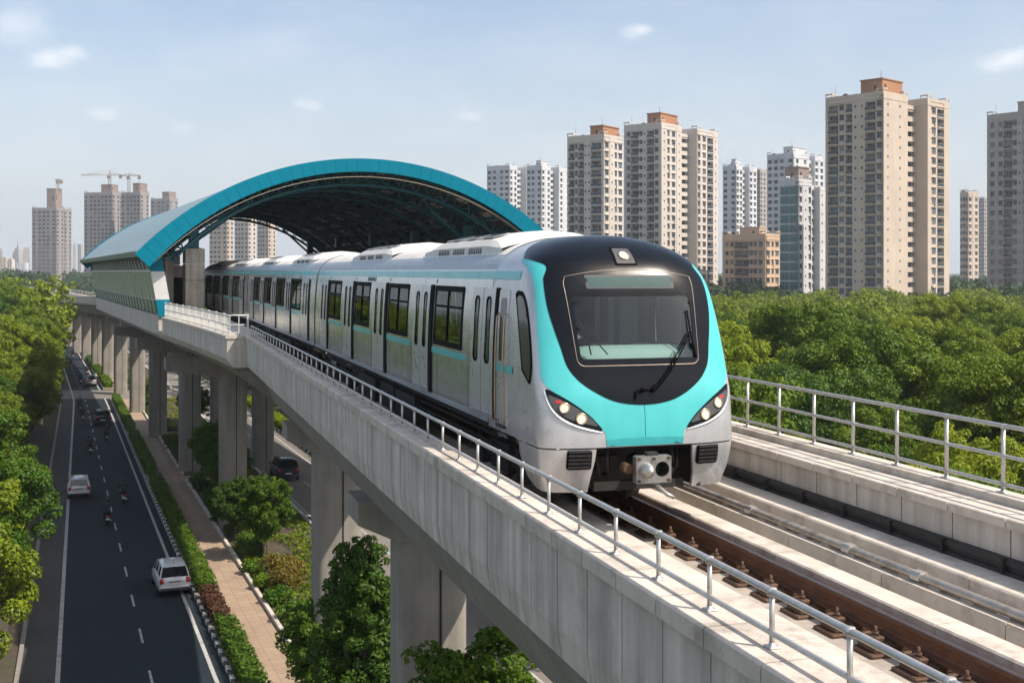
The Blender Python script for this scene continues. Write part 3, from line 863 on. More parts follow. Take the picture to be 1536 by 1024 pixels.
# ------------------------------------------------------------------ the elevated track
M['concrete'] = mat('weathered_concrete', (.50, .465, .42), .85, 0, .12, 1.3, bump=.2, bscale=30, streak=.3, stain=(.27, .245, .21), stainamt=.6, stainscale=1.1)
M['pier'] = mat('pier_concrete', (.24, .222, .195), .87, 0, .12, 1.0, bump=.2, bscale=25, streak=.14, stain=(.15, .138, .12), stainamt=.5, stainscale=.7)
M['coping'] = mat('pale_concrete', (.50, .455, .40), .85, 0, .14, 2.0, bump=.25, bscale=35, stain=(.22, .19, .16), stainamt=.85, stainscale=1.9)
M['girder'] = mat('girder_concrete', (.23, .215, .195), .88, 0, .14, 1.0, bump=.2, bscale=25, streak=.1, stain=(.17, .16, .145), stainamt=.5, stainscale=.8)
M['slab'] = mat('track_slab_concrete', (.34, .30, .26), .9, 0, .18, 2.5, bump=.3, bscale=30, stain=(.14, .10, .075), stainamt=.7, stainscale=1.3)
M['galv'] = mat('galvanised_steel', (.50, .49, .47), .42, .65, .12, 12, stain=(.30, .25, .20), stainamt=.4, stainscale=5)
M['rust'] = mat('rusty_rail', (.105, .042, .020), .6, .3, .3, 8, bump=.2, stain=(.035, .02, .014), stainamt=.7, stainscale=5)
M['railtop'] = mat('rail_running_surface', (.16, .11, .09), .32, .8, .2, 6)
M['rust2'] = mat('rusty_fastener', (.10, .055, .034), .75, .2, .35, 14, objvar=.25, stain=(.05, .03, .02), stainamt=.6, stainscale=9)
M['conduit'] = mat('cable_duct', (.025, .025, .026), .55, .1, .3, 6)
M['third'] = mat('conductor_rail', (.44, .40, .35), .42, .7, .2, 7, stain=(.10, .06, .04), stainamt=.7, stainscale=2.2)

SBLK = 34.0     # where the platform end block starts
S_ST0, S_ST1 = 53.5, 107.0
SMIN, SMAX = -24.0, 600.0
viaduct = thing('viaduct', 'pale concrete elevated viaduct carrying the metro track on tall piers past the street', 'viaduct', tuple(P(0, 0, GZ)))
def stations(a, b, step): return list(np.linspace(a, b, max(2, int(round((b - a) / step)) + 1)))

def parapet(prof, cop, runs, joint, name_w, name_c, lat=lambda s: 0.0):
    for a, b in runs:
        wl = MB(); cp = MB()
        n = max(1, int(round((b - a) / joint))); L_ = (b - a) / n
        for k in range(n):
            s0 = a + k * L_; s1 = s0 + L_
            if s1 > 150 and joint < 3: pass
            g = .012
            fn = lambda s, t, z: P(s, t + lat(s), z)
            wl.sweep(prof, [s0 + g, s1 - g], fn, 0)
            j = .5 * L_ if True else 0
            cp.sweep(cop, [s0 + g * .8, s1 - g * .8], fn, 0)
        # dark backing in the joints
        bk = [(t + (.03 if t < 0 else -.03), z - .01) for t, z in prof]
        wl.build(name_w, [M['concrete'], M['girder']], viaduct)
        cp.build(name_c, M['coping'], viaduct)
PL = [(-2.70, .82), (-2.70, .0), (-2.655, -.31), (-2.34, -.31), (-2.34, .82)]
CL = [(-2.76, .82), (-2.76, .955), (-2.745, .97), (-2.30, .97), (-2.285, .955), (-2.285, .82)]
parapet(PL, CL, [(SMIN, SBLK)], .84, 'left_parapet', 'left_coping')
PLf = PL
parapet(PL, CL, [(S_ST1, SMAX)], 4.0, 'left_parapet', 'left_coping')
def latr(s): return 0.0 if s > 0 else s * .012 * -1 * 0
PR = [(2.60, .68), (2.60, -.3), (3.30, -.3), (3.36, .05), (3.36, .78), (3.04, .78), (3.04, .68)]
CR = [(2.53, .69), (2.53, .79), (2.545, .80), (3.04, .80), (3.04, .69)]
parapet(PR, CR, [(SMIN, 44)], 1.0, 'right_parapet', 'right_coping')
parapet(PR, CR, [(S_ST1, SMAX)], 4.0, 'right_parapet', 'right_coping')
mb = MB()
for a, b in ((SMIN, 44), (S_ST1, SMAX)):
    mb.sweep([(3.045, .70), (3.045, .89), (3.06, .90), (3.34, .90), (3.37, .88), (3.37, .785), (3.365, .70)], stations(a, b, 1.5), P, 0)
mb.build('right_kerb', M['coping'], viaduct)
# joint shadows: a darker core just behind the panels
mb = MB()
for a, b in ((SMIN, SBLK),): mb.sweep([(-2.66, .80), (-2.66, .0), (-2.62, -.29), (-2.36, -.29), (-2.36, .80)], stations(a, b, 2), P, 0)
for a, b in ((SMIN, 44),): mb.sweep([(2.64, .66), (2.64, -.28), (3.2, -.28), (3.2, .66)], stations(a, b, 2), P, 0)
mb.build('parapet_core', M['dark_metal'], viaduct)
# deck slab
mb = MB()
mb.sweep([(-2.35, -.355), (2.62, -.355), (2.62, -.52), (-2.35, -.52)], stations(SMIN, 140, 2) + stations(142, SMAX, 4), P, 0)
mb.build('deck_slab', M['slab'], viaduct)
# box girder in segments
mb = MB()
s = SMIN
while s < SMAX:
    L_ = 2.6 if s < 60 else 6.0
    g = .008
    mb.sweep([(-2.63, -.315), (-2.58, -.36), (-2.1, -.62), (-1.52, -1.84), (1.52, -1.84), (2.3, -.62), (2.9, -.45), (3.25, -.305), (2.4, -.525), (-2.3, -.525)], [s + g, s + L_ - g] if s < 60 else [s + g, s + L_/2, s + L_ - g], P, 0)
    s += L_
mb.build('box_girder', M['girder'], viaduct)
# upstands and ledges on the deck
mb = MB(); ST = stations(SMIN, 60, 2)
def blocks(mb, prof, a, b, L_, m=0, g=.007):
    s = a
    while s < b - .01:
        e = min(s + L_, b)
        mb.sweep(prof, [s + g, e - g], P, m); s = e
SL = -.36
blocks(mb, [(-.66, -.36), (-.64, -.03), (-.32, -.03), (-.30, -.05), (-.28, -.36)], SMIN, 60, 3.2)
blocks(mb, [(1.00, -.36), (1.00, -.04), (1.02, -.02), (1.33, -.02), (1.35, -.04), (1.35, -.36)], SMIN, 60, 3.2)
blocks(mb, [(-2.27, -.36), (-2.27, .12), (-1.75, .12), (-1.72, -.36)], SMIN, 60, 4)
blocks(mb, [(1.60, -.36), (1.62, .03), (1.90, .03), (1.92, -.36)], SMIN, 60, 2.1)
blocks(mb, [(2.03, -.36), (2.05, .16), (2.07, .18), (2.595, .18), (2.595, -.36)], SMIN, 60, 5)
mb.build('track_upstand', M['coping'], viaduct)
SM = MB(); SM.bbox(-.06, .06, -.10, .10, .02, .07, .01); SM = SM.mesh('rail_stool', M['slab'])
s = -11.0
while s < 12:        # little stools under the conductor rail
    link_mesh('rail_stool', SM, viaduct, tuple(W[viaduct.name].inverted() @ P(s, 1.76, 0)), HD(s)); s += .55
mb = MB()
mb.sweep([(2.49, .18), (2.49, .225), (2.52, .23), (2.52, .285), (2.49, .29), (2.49, .345), (2.595, .36), (2.595, .18)], stations(SMIN, 44, 1.5), P, 0)
s = SMIN
while s < 30:
    mb.obox(P(s, 2.45, .20), P(s + .05, 2.45, 0) - P(s, 2.45, 0), P(s, 2.52, 0) - P(s, 2.45, 0), (0, 0, .17), 1); s += 1.05
mb.build('cable_duct', [M['conduit'], M['dark_metal']], viaduct)

# ---- running rails and the conductor rail: things of their own
RP = [(t, z * 1.26) for t, z in [(-.075, -.17), (-.075, -.158), (-.02, -.138), (-.0095, -.12), (-.0095, -.055), (-.036, -.042), (-.036, -.008), (-.028, 0), (.028, 0), (.036, -.008), (.036, -.042), (.0095, -.055), (.0095, -.12), (.02, -.138), (.075, -.158), (.075, -.17)]]
fast = None
def fastener_mesh():
    mb = MB()
    mb.bbox(-.37, .26, -.20, .20, -.362, -.315, .012); mb.bbox(-.31, .22, -.15, .15, -.315, -.235, .012)
    mb.box(-.09, .09, -.12, .12, -.255, -.216)
    for sg in (-1, 1):
        mb.bbox(sg*.13, sg*.25, -.09, .09, -.245, -.175, .012)
        mb.tube([(sg*.19, 0, -.18), (sg*.19, 0, -.085)], .018, 6); mb.tube([(sg*.19, 0, -.175), (sg*.19, 0, -.14)], .036, 6)
        mb.tube([(sg*.16, .05, -.21), (sg*.21, .09, -.19), (sg*.12, .11, -.175), (sg*.06, .07, -.195), (sg*.06, -.05, -.195)], .012, 5)
    return mb.mesh('rail_fastener', M['rust2'])
FM = fastener_mesh()
for off, lab in ((.72, 'rusty brown running rail in full view beside the concrete upstand, right of the train'), (-.72, 'rusty running rail half hidden behind the left parapet and its low railing')):
    r = thing('running_rail', lab, 'rail', tuple(P(0, off, -.3)))
    mb = MB()
    mb.sweep([(off + t, z) for t, z in RP], stations(SMIN, 62, 1.5) + stations(66, 160, 4), P, 0)
    for i in range(len(mb.f)):
        if i % len(RP) in (6, 7, 8): mb.m[i] = 1
    mb.build('rail_bar', [M['rust'], M['railtop']], r)
    s = -13.0
    while s < 9:
        o = link_mesh('rail_fastener', FM, r, tuple(W[r.name].inverted() @ P(s, off, 0)), HD(s)); s += .71
r = thing('conductor_rail', 'pale weathered conductor rail with dark rust patches running beside the black cable duct', 'rail', tuple(P(0, 1.76, -.02)))
mb = MB()
mb.sweep([(1.70, .065), (1.70, .10), (1.715, .135), (1.76, .15), (1.805, .135), (1.82, .10), (1.82, .065)], stations(SMIN, 44, 1), P, 0, True)
mb.build('rail_bar', M['third'], r)
mb = MB()
for s in (-6.9, -3.6, -2.2, .3, 3.4): mb.sweep([(1.685, .06), (1.685, .11), (1.71, .155), (1.81, .155), (1.835, .11), (1.835, .06)], [s, s + .16], P, 0)
for s in (-7.4,): mb.sweep([(1.69, .06), (1.69, .11), (1.71, .16), (1.81, .16), (1.83, .11), (1.83, .06)], [s, s + .22], P, 1)
mb.build('rail_joint', [M['galv'], M['rust2']], r)

# ---- railings
def railing(name, label, group, s0, s1, sp, t, zb, rails, rp, kind_post='pipe', ends=()):
    o = thing(name, label, 'railing', tuple(P((s0 + s1) / 2, t, zb)), 0, group)
    for h, rr in rails:
        mb = MB(); mb.tube([P(q, t, zb + h) for q in stations(s0, s1, sp)], rr, 10, 0)
        mb.build('handrail', M['galv'], o)
    n = int(round((s1 - s0) / sp)); top = rails[0][0]
    me = MB(); me.tube([(0, 0, 0), (0, 0, top)], rp, 10); me.lathe([(0, 0), (rp * 2.1, 0), (rp * 2.1, .012), (rp * 1.2, .018), (rp * 1.2, .035), (0, .035)], n=12)
    me.bbox(-rp * 2.4, rp * 2.4, -rp * 2.4, rp * 2.4, 0, .014, .004)
    me.lathe([(0, top - .03), (rails[0][1] * 1.3, top - .03), (rails[0][1] * 1.3, top + .024), (0, top + .026)], n=10)
    me = me.mesh('railing_post', M['galv'])
    for k in range(n + 1):
        s = s0 + (s1 - s0) * k / n
        link_mesh('post', me, o, tuple(W[o.name].inverted() @ P(s, t, zb)), HD(s))
    return o
railing('pipe_railing', 'low two rail grey pipe railing along the left parapet beside the train', None, -20.0, SBLK - .3, .94, -2.52, .97, [(.385, .026), (.10, .022)], .019)
railing('pipe_railing', 'three rail grey pipe railing above the right parapet in front of the forest', None, -20.0, 40, 1.05, 3.20, .90, [(.80, .028), (.44, .024), (.10, .024)], .026)
railing('pipe_railing', 'distant pipe railing on the far viaduct beyond the station', None, 112, 300, 3.2, 3.20, .90, [(.80, .03), (.44, .024)], .026)

# ---- piers
def rrect(hx, hy, r, n=5):
    out = []
    for cx, cy, a0 in ((hx - r, hy - r, 0), (-hx + r, hy - r, 90), (-hx + r, -hy + r, 180), (hx - r, -hy + r, 270)):
        for k in range(n + 1):
            a = R(a0 + 90 * k / n); out.append((cx + r * math.cos(a), cy + r * math.sin(a)))
    return out
def pier(s, cols, cap_l, cap_r, hx=.84, hy=.80, capz=-1.86, endh=.55, deep=1.0, detail=True):
    o = bpy.data.objects.new('pier', MBpier_head(s, cols, cap_l, cap_r, hy, capz, endh, deep)); COL.objects.link(o)
    o.parent = viaduct; o.location = W[viaduct.name].inverted() @ P(s, 0, 0); o.rotation_euler = (0, 0, HD(s))
    KIDS.setdefault(viaduct.name, []).append(o); W[o.name] = Matrix.Translation(P(s, 0, 0)) @ Matrix.Rotation(HD(s), 4, 'Z')
    for c in cols:
        mb = MB(); zt = capz - deep + .01
        ring = rrect(hx, hy, .36, 6)
        # a groove down the middle of each broad face
        zs = [GZ - .3, GZ + 4.2, GZ + 4.215, GZ + 8.2, GZ + 8.215, zt]
        rows = []
        for i, z in enumerate(zs):
            rows.append([(c + x, y, z) for x, y in ring])
        mb.grid(rows, 0, True, closed=True)
        if detail:
            for sg in (-1, 1):
                mb.box(c + .10, c + .15, sg * hy - .012, sg * hy + .006, GZ, zt, 1)
            for z in (GZ + 3.6, GZ + 6.4, GZ + 9.0):
                mb.grid([[(c + x*1.004, y*1.004, z) for x, y in ring], [(c + x*1.004, y*1.004, z + .016) for x, y in ring]], 3, True, closed=True)
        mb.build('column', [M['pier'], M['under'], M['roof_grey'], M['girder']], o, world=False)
def MBpier_head(s, cols, cl, cr, hy, capz, endh, deep):
    mb = MB()
    hx = .84
    pts = [(cl, capz), (cl, capz - endh)]
    for c in cols: pts += [(c - hx - .05, capz - deep), (c + hx + .05, capz - deep)]
    pts += [(cr, capz - endh), (cr, capz)]
    y0, y1 = -hy * .98, hy * .98
    n = len(pts)
    v = [(x, y0, z) for x, z in pts] + [(x, y1, z) for x, z in pts]
    mb.add(v, [tuple(range(n)), tuple(range(2*n-1, n-1, -1))] + [(i, (i+1) % n, n+(i+1) % n, n+i) for i in range(n)], 0)
    # bearings and the diaphragm above
    for x in (-1.1, 1.1): mb.box(x - .25, x + .25, -.3, .3, capz - .01, capz + .05, 1)
    return mb.mesh('pier_cap', [M['pier'], M['under']])
for s in (-12.0, 13.4, 28.0): pier(s, [0.0], -1.85, 1.85)
for s in (63.2, 86.0, 108.5): pier(s, [-.2, 5.8], -4.4, 9.0, endh=.8, deep=1.3)
k = 131
while k < 590:
    pier(k, [0.0], -1.9, 1.9, detail=k < 200); k += 22.5
# ------------------------------------------------------------------ the station
M['st_teal'] = mat('station_teal_paint', (.0, .155, .235), .5, 0, .06, 1.2, spec=.08, stain=(.0, .12, .18), stainamt=.4, stainscale=.6)
M['st_teal_dark'] = mat('truss_teal_paint', (.012, .11, .145), .5, .1, .12, 2)
M['st_roof'] = mat('station_roof_sheet', (.27, .36, .42), .36, .5, .06, .8, stain=(.20, .28, .31), stainamt=.4, stainscale=.5)
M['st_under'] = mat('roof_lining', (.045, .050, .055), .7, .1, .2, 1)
M['panel_pale'] = mat('pale_green_cladding', (.30, .36, .22), .35, .1, .10, .7, spec=.35)
M['panel_green'] = mat('green_glass_cladding', (.008, .075, .055), .2, 0, .25, .7, spec=.25)
M['frame_white'] = mat('white_frame', (.55, .56, .55), .5, .1, .05)
M['louvre'] = mat('louvre_panel', (.018, .02, .022), .6, 0, .2, 3)
M['daylight'] = mat('painted_daylight', (.62, .55, .45), .6, 0, .1, 2)  # matte pale colour in place of daylight through roof gaps
S0 = Vector((-20.0, 67.5, 0)); STH = R(23.0)
e1 = Vector((-math.sin(STH), math.cos(STH), 0)); e2 = Vector((math.cos(STH), math.sin(STH), 0))
def SF(r, l, z): return S0 + e2 * r + e1 * l + Vector((0, 0, z))
LEN = 52.0
station = thing('metro_station', 'elevated metro station under a big turquoise arched roof with open truss end', 'station', tuple(SF(10, 20, GZ)), STH)
WA = 25.7; EZ = 4.72; RISE = 5.38; RR = ((WA/2)**2 + RISE**2) / (2*RISE); HALF = math.asin((WA/2) / RR)
R0 = -1.15
def arc(u, dr=0.0):
    """u in -1..1 across the roof -> (r, z); dr grows outwards"""
    a = u * HALF
    return (R0 + WA/2 + (RR + dr) * math.sin(a), EZ + RISE - RR + (RR + dr) * math.cos(a))
# roof sheet with standing seams along the slope
NU = 60
mb = MB(); us = np.linspace(-1, 1, NU + 1)
ls = list(np.linspace(-1.5, LEN + 1.5, 64))
rows = []
for l in ls: rows.append([SF(arc(u, .02)[0], l, arc(u, .02)[1]) for u in us])
mb.grid(rows, 0, True)
rows = []
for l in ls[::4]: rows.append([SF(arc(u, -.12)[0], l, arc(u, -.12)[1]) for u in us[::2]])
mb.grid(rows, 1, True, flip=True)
# seams
for l in np.linspace(-1.5, LEN + 1.5, 66):
    pts = [arc(u, .02) for u in us[::2]]; pt2 = [arc(u, .07) for u in us[::2]]
    w = e1 * .035
    rows = [[SF(r, l, z) for r, z in pts], [SF(r, l, z) for r, z in pt2], [SF(r, l, z) + w for r, z in pt2], [SF(r, l, z) + w for r, z in pts]]
    mb.grid(rows, 0, False)
# faint purlin lines across the sheet
for u in np.linspace(-.9, .9, 13):
    r, z = arc(u, .03); r1, z1 = arc(u + .004, .03)
    mb.obox(SF(r, -1.5, z), e1 * (LEN + 3), SF(r1, 0, z1) - SF(r, 0, z), (0, 0, .012), 0)
mb.build('roof', [M['st_roof'], M['st_under']], station)
# eave gutters
for sg, u in ((-1, -1), (1, 1)):
    mb = MB(); r, z = arc(u, 0)
    prof = [(r - .05*(-sg), z + .06), (r + sg * .35, z - .05), (r + sg * .28, z - .36), (r - sg * .25, z - .42), (r - sg * .5, z - .1)]
    mb.sweep(prof, [-1.5, LEN + 1.5], lambda s, t, zz: SF(t, s, zz), 0)
    mb.build('eave_gutter', mat('eave_grey_green', (.16, .20, .18), .5, .2, .1, 1), station)
# fascia on both open ends
for l0, l1 in ((-1.75, -1.48), (LEN + 1.48, LEN + 1.75)):
    mb = MB(); n = 44
    for k in range(n):
        g = .0004
        ua, ub = -1.03 + 2.06 * k / n + g, -1.03 + 2.06 * (k + 1) / n - g
        dk = lambda u: .78 + .25 * abs(u) ** 2
        rows = []
        for u in np.linspace(ua, ub, 4):
            a = arc(u, .14); b = arc(u, .14 - dk(u))
            rows.append([SF(a[0], l0, a[1]), SF(b[0], l0, b[1]), SF(b[0], l1, b[1]), SF(a[0], l1, a[1])])
        mb.grid(rows, 0, False, closed=True)
        mb.add([p for p in rows[0]] + [p for p in rows[-1]], [(0, 1, 2, 3), (7, 6, 5, 4)], 0)
    mb.build('fascia', M['st_teal'], station)
    mb = MB(); rows = []
    for u in np.linspace(-1.0, 1.0, 40):
        a = arc(u, .14 - .95 - .1); b = arc(u, .14 - 1.08)
        rows.append([SF(a[0], l0 + .1, a[1]), SF(b[0], l0 + .1, b[1]), SF(b[0], l0 + .5, b[1]), SF(a[0], l0 + .5, a[1])])
    mb.grid(rows, 0, False, closed=True)
    mb.build('soffit_trim', mat('soffit_beige', (.30, .26, .22), .7), station)
# arched trusses
def arcr(u, d):  # chord d below the sheet
    return arc(u, -d)
for l in list(np.arange(.6, LEN + 1, 5.6)):
    mb = MB(); n = 26
    up = [SF(*(lambda q: (q[0], l, q[1]))(arcr(u, .35))) for u in np.linspace(-.99, .99, n + 1)]
    dn = [SF(*(lambda q: (q[0], l, q[1]))(arcr(u, 1.25 + .55 * abs(u) ** 3))) for u in np.linspace(-.93, .93, n + 1)]
    mb.tube(up, .10, 6, 0); mb.tube(dn, .11, 6, 0)
    for k in range(n):
        mb.tube([up[k], dn[k]], .055, 5, 0, cap=False)
        mb.tube([dn[k], up[k + 1]] if k < n / 2 else [up[k], dn[k + 1]], .05, 5, 0, cap=False)
    mb.build('roof_truss', M['st_teal_dark'], station)
mb = MB()
for u in np.linspace(-.92, .92, 19):
    r, z = arcr(u, .30); mb.obox(SF(r - .06, -1.3, z - .1), e1 * (LEN + 2.6), e2 * .12, (0, 0, .2), 0)
mb.build('purlin', M['st_teal_dark'], station)
# pale opaque patches under the lining, coloured to stand in for daylight slots
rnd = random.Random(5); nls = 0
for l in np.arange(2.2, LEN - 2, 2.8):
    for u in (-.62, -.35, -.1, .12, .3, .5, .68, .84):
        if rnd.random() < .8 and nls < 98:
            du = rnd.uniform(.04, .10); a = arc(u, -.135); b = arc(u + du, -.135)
            nls += 1; mb = MB(); mb.add([SF(a[0], l, a[1]), SF(b[0], l, b[1]), SF(b[0], l + 1.5, b[1]), SF(a[0], l + 1.5, a[1])], [(0, 1, 2, 3)], 0); mb.build('daylight_patch', M['daylight'], station)
# columns: concrete shaft, steel post and branching struts
for sd in (0, 1):
    for l in np.arange(3.6, LEN, 11.2):
        r = 2.35 if sd == 0 else WA - 5.6
        mb = MB()
        mb.bbox(0, 1.15, 0, 1.15, 0, 1.9, .03); mb.bbox(0, 1.15, 0, 1.15, 1.915, 2.9, .03); mb.bbox(0, 1.15, 0, 1.15, 2.915, 3.82, .03)
        c = MB(); c.add([SF(r - .57 + x, l - .57 + y, 1.1 + z) for x, y, z in mb.v], mb.f)
        col = c.build('column', M['concrete'], station)
        mb = MB()
        u = (r - R0 - WA/2) / (WA/2); zt = arcr(u, 1.3)[1]
        mb.obox(SF(r - .28, l - .28, 4.9), e2 * .56, e1 * .56, (0, 0, max(.5, zt - 4.9)), 0)
        mb.obox(SF(r - .42, l - .42, 4.9), e2 * .84, e1 * .84, (0, 0, .06), 0)
        for du in (-.22, .22):
            q = arcr(max(-.93, min(.93, u + du)), 1.35)
            m = ((r + q[0]) / 2 , (5.6 + q[1]) / 2 + .25)
            mb.tube([SF(r, l, 5.3), SF(m[0] - .1 * np.sign(du), l, m[1] - .5), SF(q[0], l, q[1])], .10, 6, 0)
        mb.build('steel_post', M['st_teal_dark'], col)
# clad side walls
for sd in (0, 1):
    W_ = 0 if sd == 0 else WA - 2.3
    sg = 1 if sd == 0 else -1
    def wr(z): return W_ + sg * (-.62 * max(0, (z - 1.0)) / 3.6)
    def band(mb, z0, z1, l0, l1, off, m, th=.05):
        a = SF(wr(z0) - sg * off, l0, z0); b = SF(wr(z1) - sg * off, l0, z1)
        mb.obox(a, e1 * (l1 - l0), b - a, e2 * sg * th, m)
    mb = MB(); N_ = 25
    for k in range(N_):
        l0 = .25 + (LEN - .5) * k / N_; l1 = .25 + (LEN - .5) * (k + 1) / N_
        band(mb, 1.90, 3.50, l0 + .03, l1 - .03, 0, 0)
    mb.build('pale_cladding', M['panel_pale'], station)
    mb = MB()
    for k in range(N_):
        l0 = .25 + (LEN - .5) * k / N_; l1 = .25 + (LEN - .5) * (k + 1) / N_
        band(mb, 1.10, 1.87, l0 + .03, l1 - .03, 0, 0)
    mb.build('green_cladding', M['panel_green'], station)
    mb = MB()
    for k in range(N_ * 2 + 1):
        l0 = .25 + (LEN - .5) * k / (N_ * 2)
        if k % 2 == 0:
            a = SF(wr(1.1) - sg * .06, l0 - .05, 1.1); b = SF(wr(3.6) - sg * .06, l0 - .05, 3.6)
            mb.obox(a, e1 * .16, b - a, e2 * sg * .10, 0)
            a = SF(wr(3.65) - sg * .02, l0 - .05, 3.65); b = SF(wr(4.75) - sg * .04, l0 + .8, 4.75)
            mb.obox(a, e1 * .42, b - a, e2 * sg * .10, 0)
    band(mb, 3.50, 3.64, .1, LEN - .1, .10, 0, .2); band(mb, 1.86, 1.91, .1, LEN - .1, .02, 0, .06)
    mb.build('mullion', M['frame_white'], station)
    mb = MB(); band(mb, 3.64, 4.85, .1, LEN - .1, -.18, 0, .03)
    mb.build('louvre', M['louvre'], station)
    # turquoise end post with a white middle
    for l0 in (-.12, LEN - .25):
        mb = MB()
        for z0, z1, m in ((1.0, 1.95, 0), (1.95, 3.55, 1), (3.55, 4.75, 0)):
            a = SF(wr(z0) - sg * .1, l0, z0); b = SF(wr(z1) - sg * .1, l0, z1)
            mb.obox(a, e1 * .35, b - a, e2 * sg * .75, m)
        mb.build('end_post', [M['st_teal'], M['frame_white']], station)
# platform structure below: base fascia, soffit and brackets
mb = MB()
prof = [(-.10, 1.02), (-.10, -.05), (.35, -.42), (3.9, -2.0), (15.5, -2.0), (23.0, -.42), (23.5, -.05), (23.5, 1.02)]
# leave a trough for the trains
prof2 = [(-.10, 1.02), (-.10, -.05), (.35, -.42), (3.4, -1.9), (3.4, -.6), (2.4, .95), (2.4, 1.02)]
for k in range(13):
    l0 = LEN * k / 13 + .01; l1 = LEN * (k + 1) / 13 - .01
    mb.sweep([(-.10, 1.02), (-.10, -.05), (.35, -.42), (.6, -.42), (.6, 1.02)], [l0, l1], lambda s, t, z: SF(t, s, z), 0)
mb.build('base_wall', M['concrete'], station)
mb = MB()
mb.sweep([(.35, -.43), (4.5, -2.3), (16, -2.3), (16, -1.9), (4.5, -1.9), (.6, -.30)], [.05, LEN - .05], lambda s, t, z: SF(t, s, z), 0)
mb.build('station_soffit', M['girder'], station)
mb = MB(); 
mb.sweep([(.58, 1.05), (3.1, 1.05), (3.1, .7), (.58, .7)], [0.0, 26.0], lambda s, t, z: SF(t, s, z), 0)
mb.sweep([(.58, 1.05), (4.0, 1.05), (4.0, .7), (.58, .7)], [26.0, LEN], lambda s, t, z: SF(t, s, z), 0)
mb.sweep([(9.3, 1.05), (23.4, 1.05), (23.4, .5), (9.3, .5)], [2, LEN], lambda s, t, z: SF(t, s, z), 0)
mb.build('platform', M['slab'], station)
# rooms along the platform wall
mb = MB()
for l0, l1, dp in ((7.0, 13.0, 1.9), (16.5, 27, 1.7), (31, 40, 1.7)):
    mb.obox(SF(.75, l0, 1.06), e2 * dp, e1 * (l1 - l0), (0, 0, 2.75), 0)
    mb.obox(SF(1.3, l0 - .03, 1.06), e2 * .95, e1 * .03, (0, 0, 2.1), 1)
    mb.obox(SF(.75 + dp, l0 + 1, 1.3), e2 * .03, e1 * (l1 - l0 - 2), (0, 0, 1.8), 1)
    mb.obox(SF(.7, l0 - .1, 3.8), e2 * (dp + .15), e1 * (l1 - l0 + .2), (0, 0, .12), 2)
mb.obox(SF(.8, 4.6, 1.06), e2 * .5, e1 * .5, (0, 0, 3.4), 0)
mb.build('platform_room', [M['concrete'], M['black_gloss'], M['coping']], station)
mb = MB()
mb.obox(SF(8.5, 1.5, 3.15), e2 * .2, e1 * 46, (0, 0, .55), 0)
mb.obox(SF(9.0, 6, 1.06), e2 * 2.5, e1 * 20, (0, 0, 2.6), 0)
mb.build('platform_screen', M['st_under'], station)

# ---- platform end block with its picket railing
blk = thing('platform_end_block', 'pale concrete platform end block jutting from the station front beside the train', 'platform', tuple(P(45, -4, -.05)))
def tout(s): return -3.46 - (s - SBLK) * (1.62 / 21.0)
mb = MB()
a, b = SBLK, 55.2
n = 7
for k in range(n):
    s0_, s1_ = a + (b - a) * k / n + (.006 if k else 0), a + (b - a) * (k + 1) / n - .006
    rows = []
    for s_ in (s0_, s1_):
        t = tout(s_)
        rows.append([P(s_, *p) for p in ((t, .84), (t, .02), (t + .25, -.34), (-2.3, -.34), (-2.3, .84))])
    mb.grid(rows, 0, False, closed=True)
    mb.add(rows[0] + rows[1], [(0, 1, 2, 3, 4), (9, 8, 7, 6, 5)], 0)
mb.build('block_wall', M['concrete'], blk)
mb = MB()
rows = []
for s_ in stations(a - .04, b, 3):
    t = tout(s_) - .06
    rows.append([P(s_, *p) for p in ((t, .84), (t, .955), (t + .015, .97), (-1.98, .97), (-1.98, .84))])
mb.grid(rows, 0, False, closed=True); mb.add(rows[0] + rows[-1], [(0, 1, 2, 3, 4), (9, 8, 7, 6, 5)], 0)
mb.build('block_coping', M['coping'], blk)
mb = MB()
rows = []
for s_ in stations(a + .3, b, 4):
    t = tout(s_)
    rows.append([P(s_, *p) for p in ((t + .26, -.345), (t + .9, -.8), (-1.55, -1.84), (-1.5, -.5))])
mb.grid(rows, 0, False, closed=True); mb.add(rows[0] + rows[-1], [(0, 1, 2, 3), (7, 6, 5, 4)], 0)
mb.build('bracket', M['girder'], blk)
pr = thing('picket_railing', 'white picket railing with three rails on top of the platform end block', 'railing', tuple(P(45, -4, .97)))
path = [P(s_, tout(s_) + .12, .97) for s_ in stations(b - .4, a + .15, 1.7)[::1]]
path = [P(s_, tout(s_) + .12, .97) for s_ in np.linspace(b - .4, a + .15, 14)] + [P(a + .15, t, .97) for t in np.linspace(-3.0, -2.62, 2)]
UP = Vector((0, 0, 1))
for h, r_ in ((.80, .032), (.42, .022), (.10, .022)):
    mb = MB(); mb.tube([p + UP * h for p in path], r_, 6); mb.build('handrail', M['frame_white'], pr)
cum = [0]
for p, q in zip(path, path[1:]): cum.append(cum[-1] + (q - p).length)
tot = cum[-1]; npk = 60
pm = MB(); pm.box(-.018, .018, -.018, .018, 0, .80); pm = pm.mesh('picket', M['frame_white'])
pk = MB(); pk.box(-.04, .04, -.04, .04, 0, .86); pk.box(-.08, .08, -.08, .08, 0, .02); pk = pk.mesh('picket_post', M['frame_white'])
for k in range(npk + 1):
    d = tot * k / npk; i = max(j for j in range(len(cum)) if cum[j] <= d + 1e-6); i = min(i, len(path) - 2)
    p = path[i].lerp(path[i+1], (d - cum[i]) / (cum[i+1] - cum[i]))
    link_mesh('post' if k % 6 == 0 else 'picket', pk if k % 6 == 0 else pm, pr, tuple(W[pr.name].inverted() @ p), HD(45))
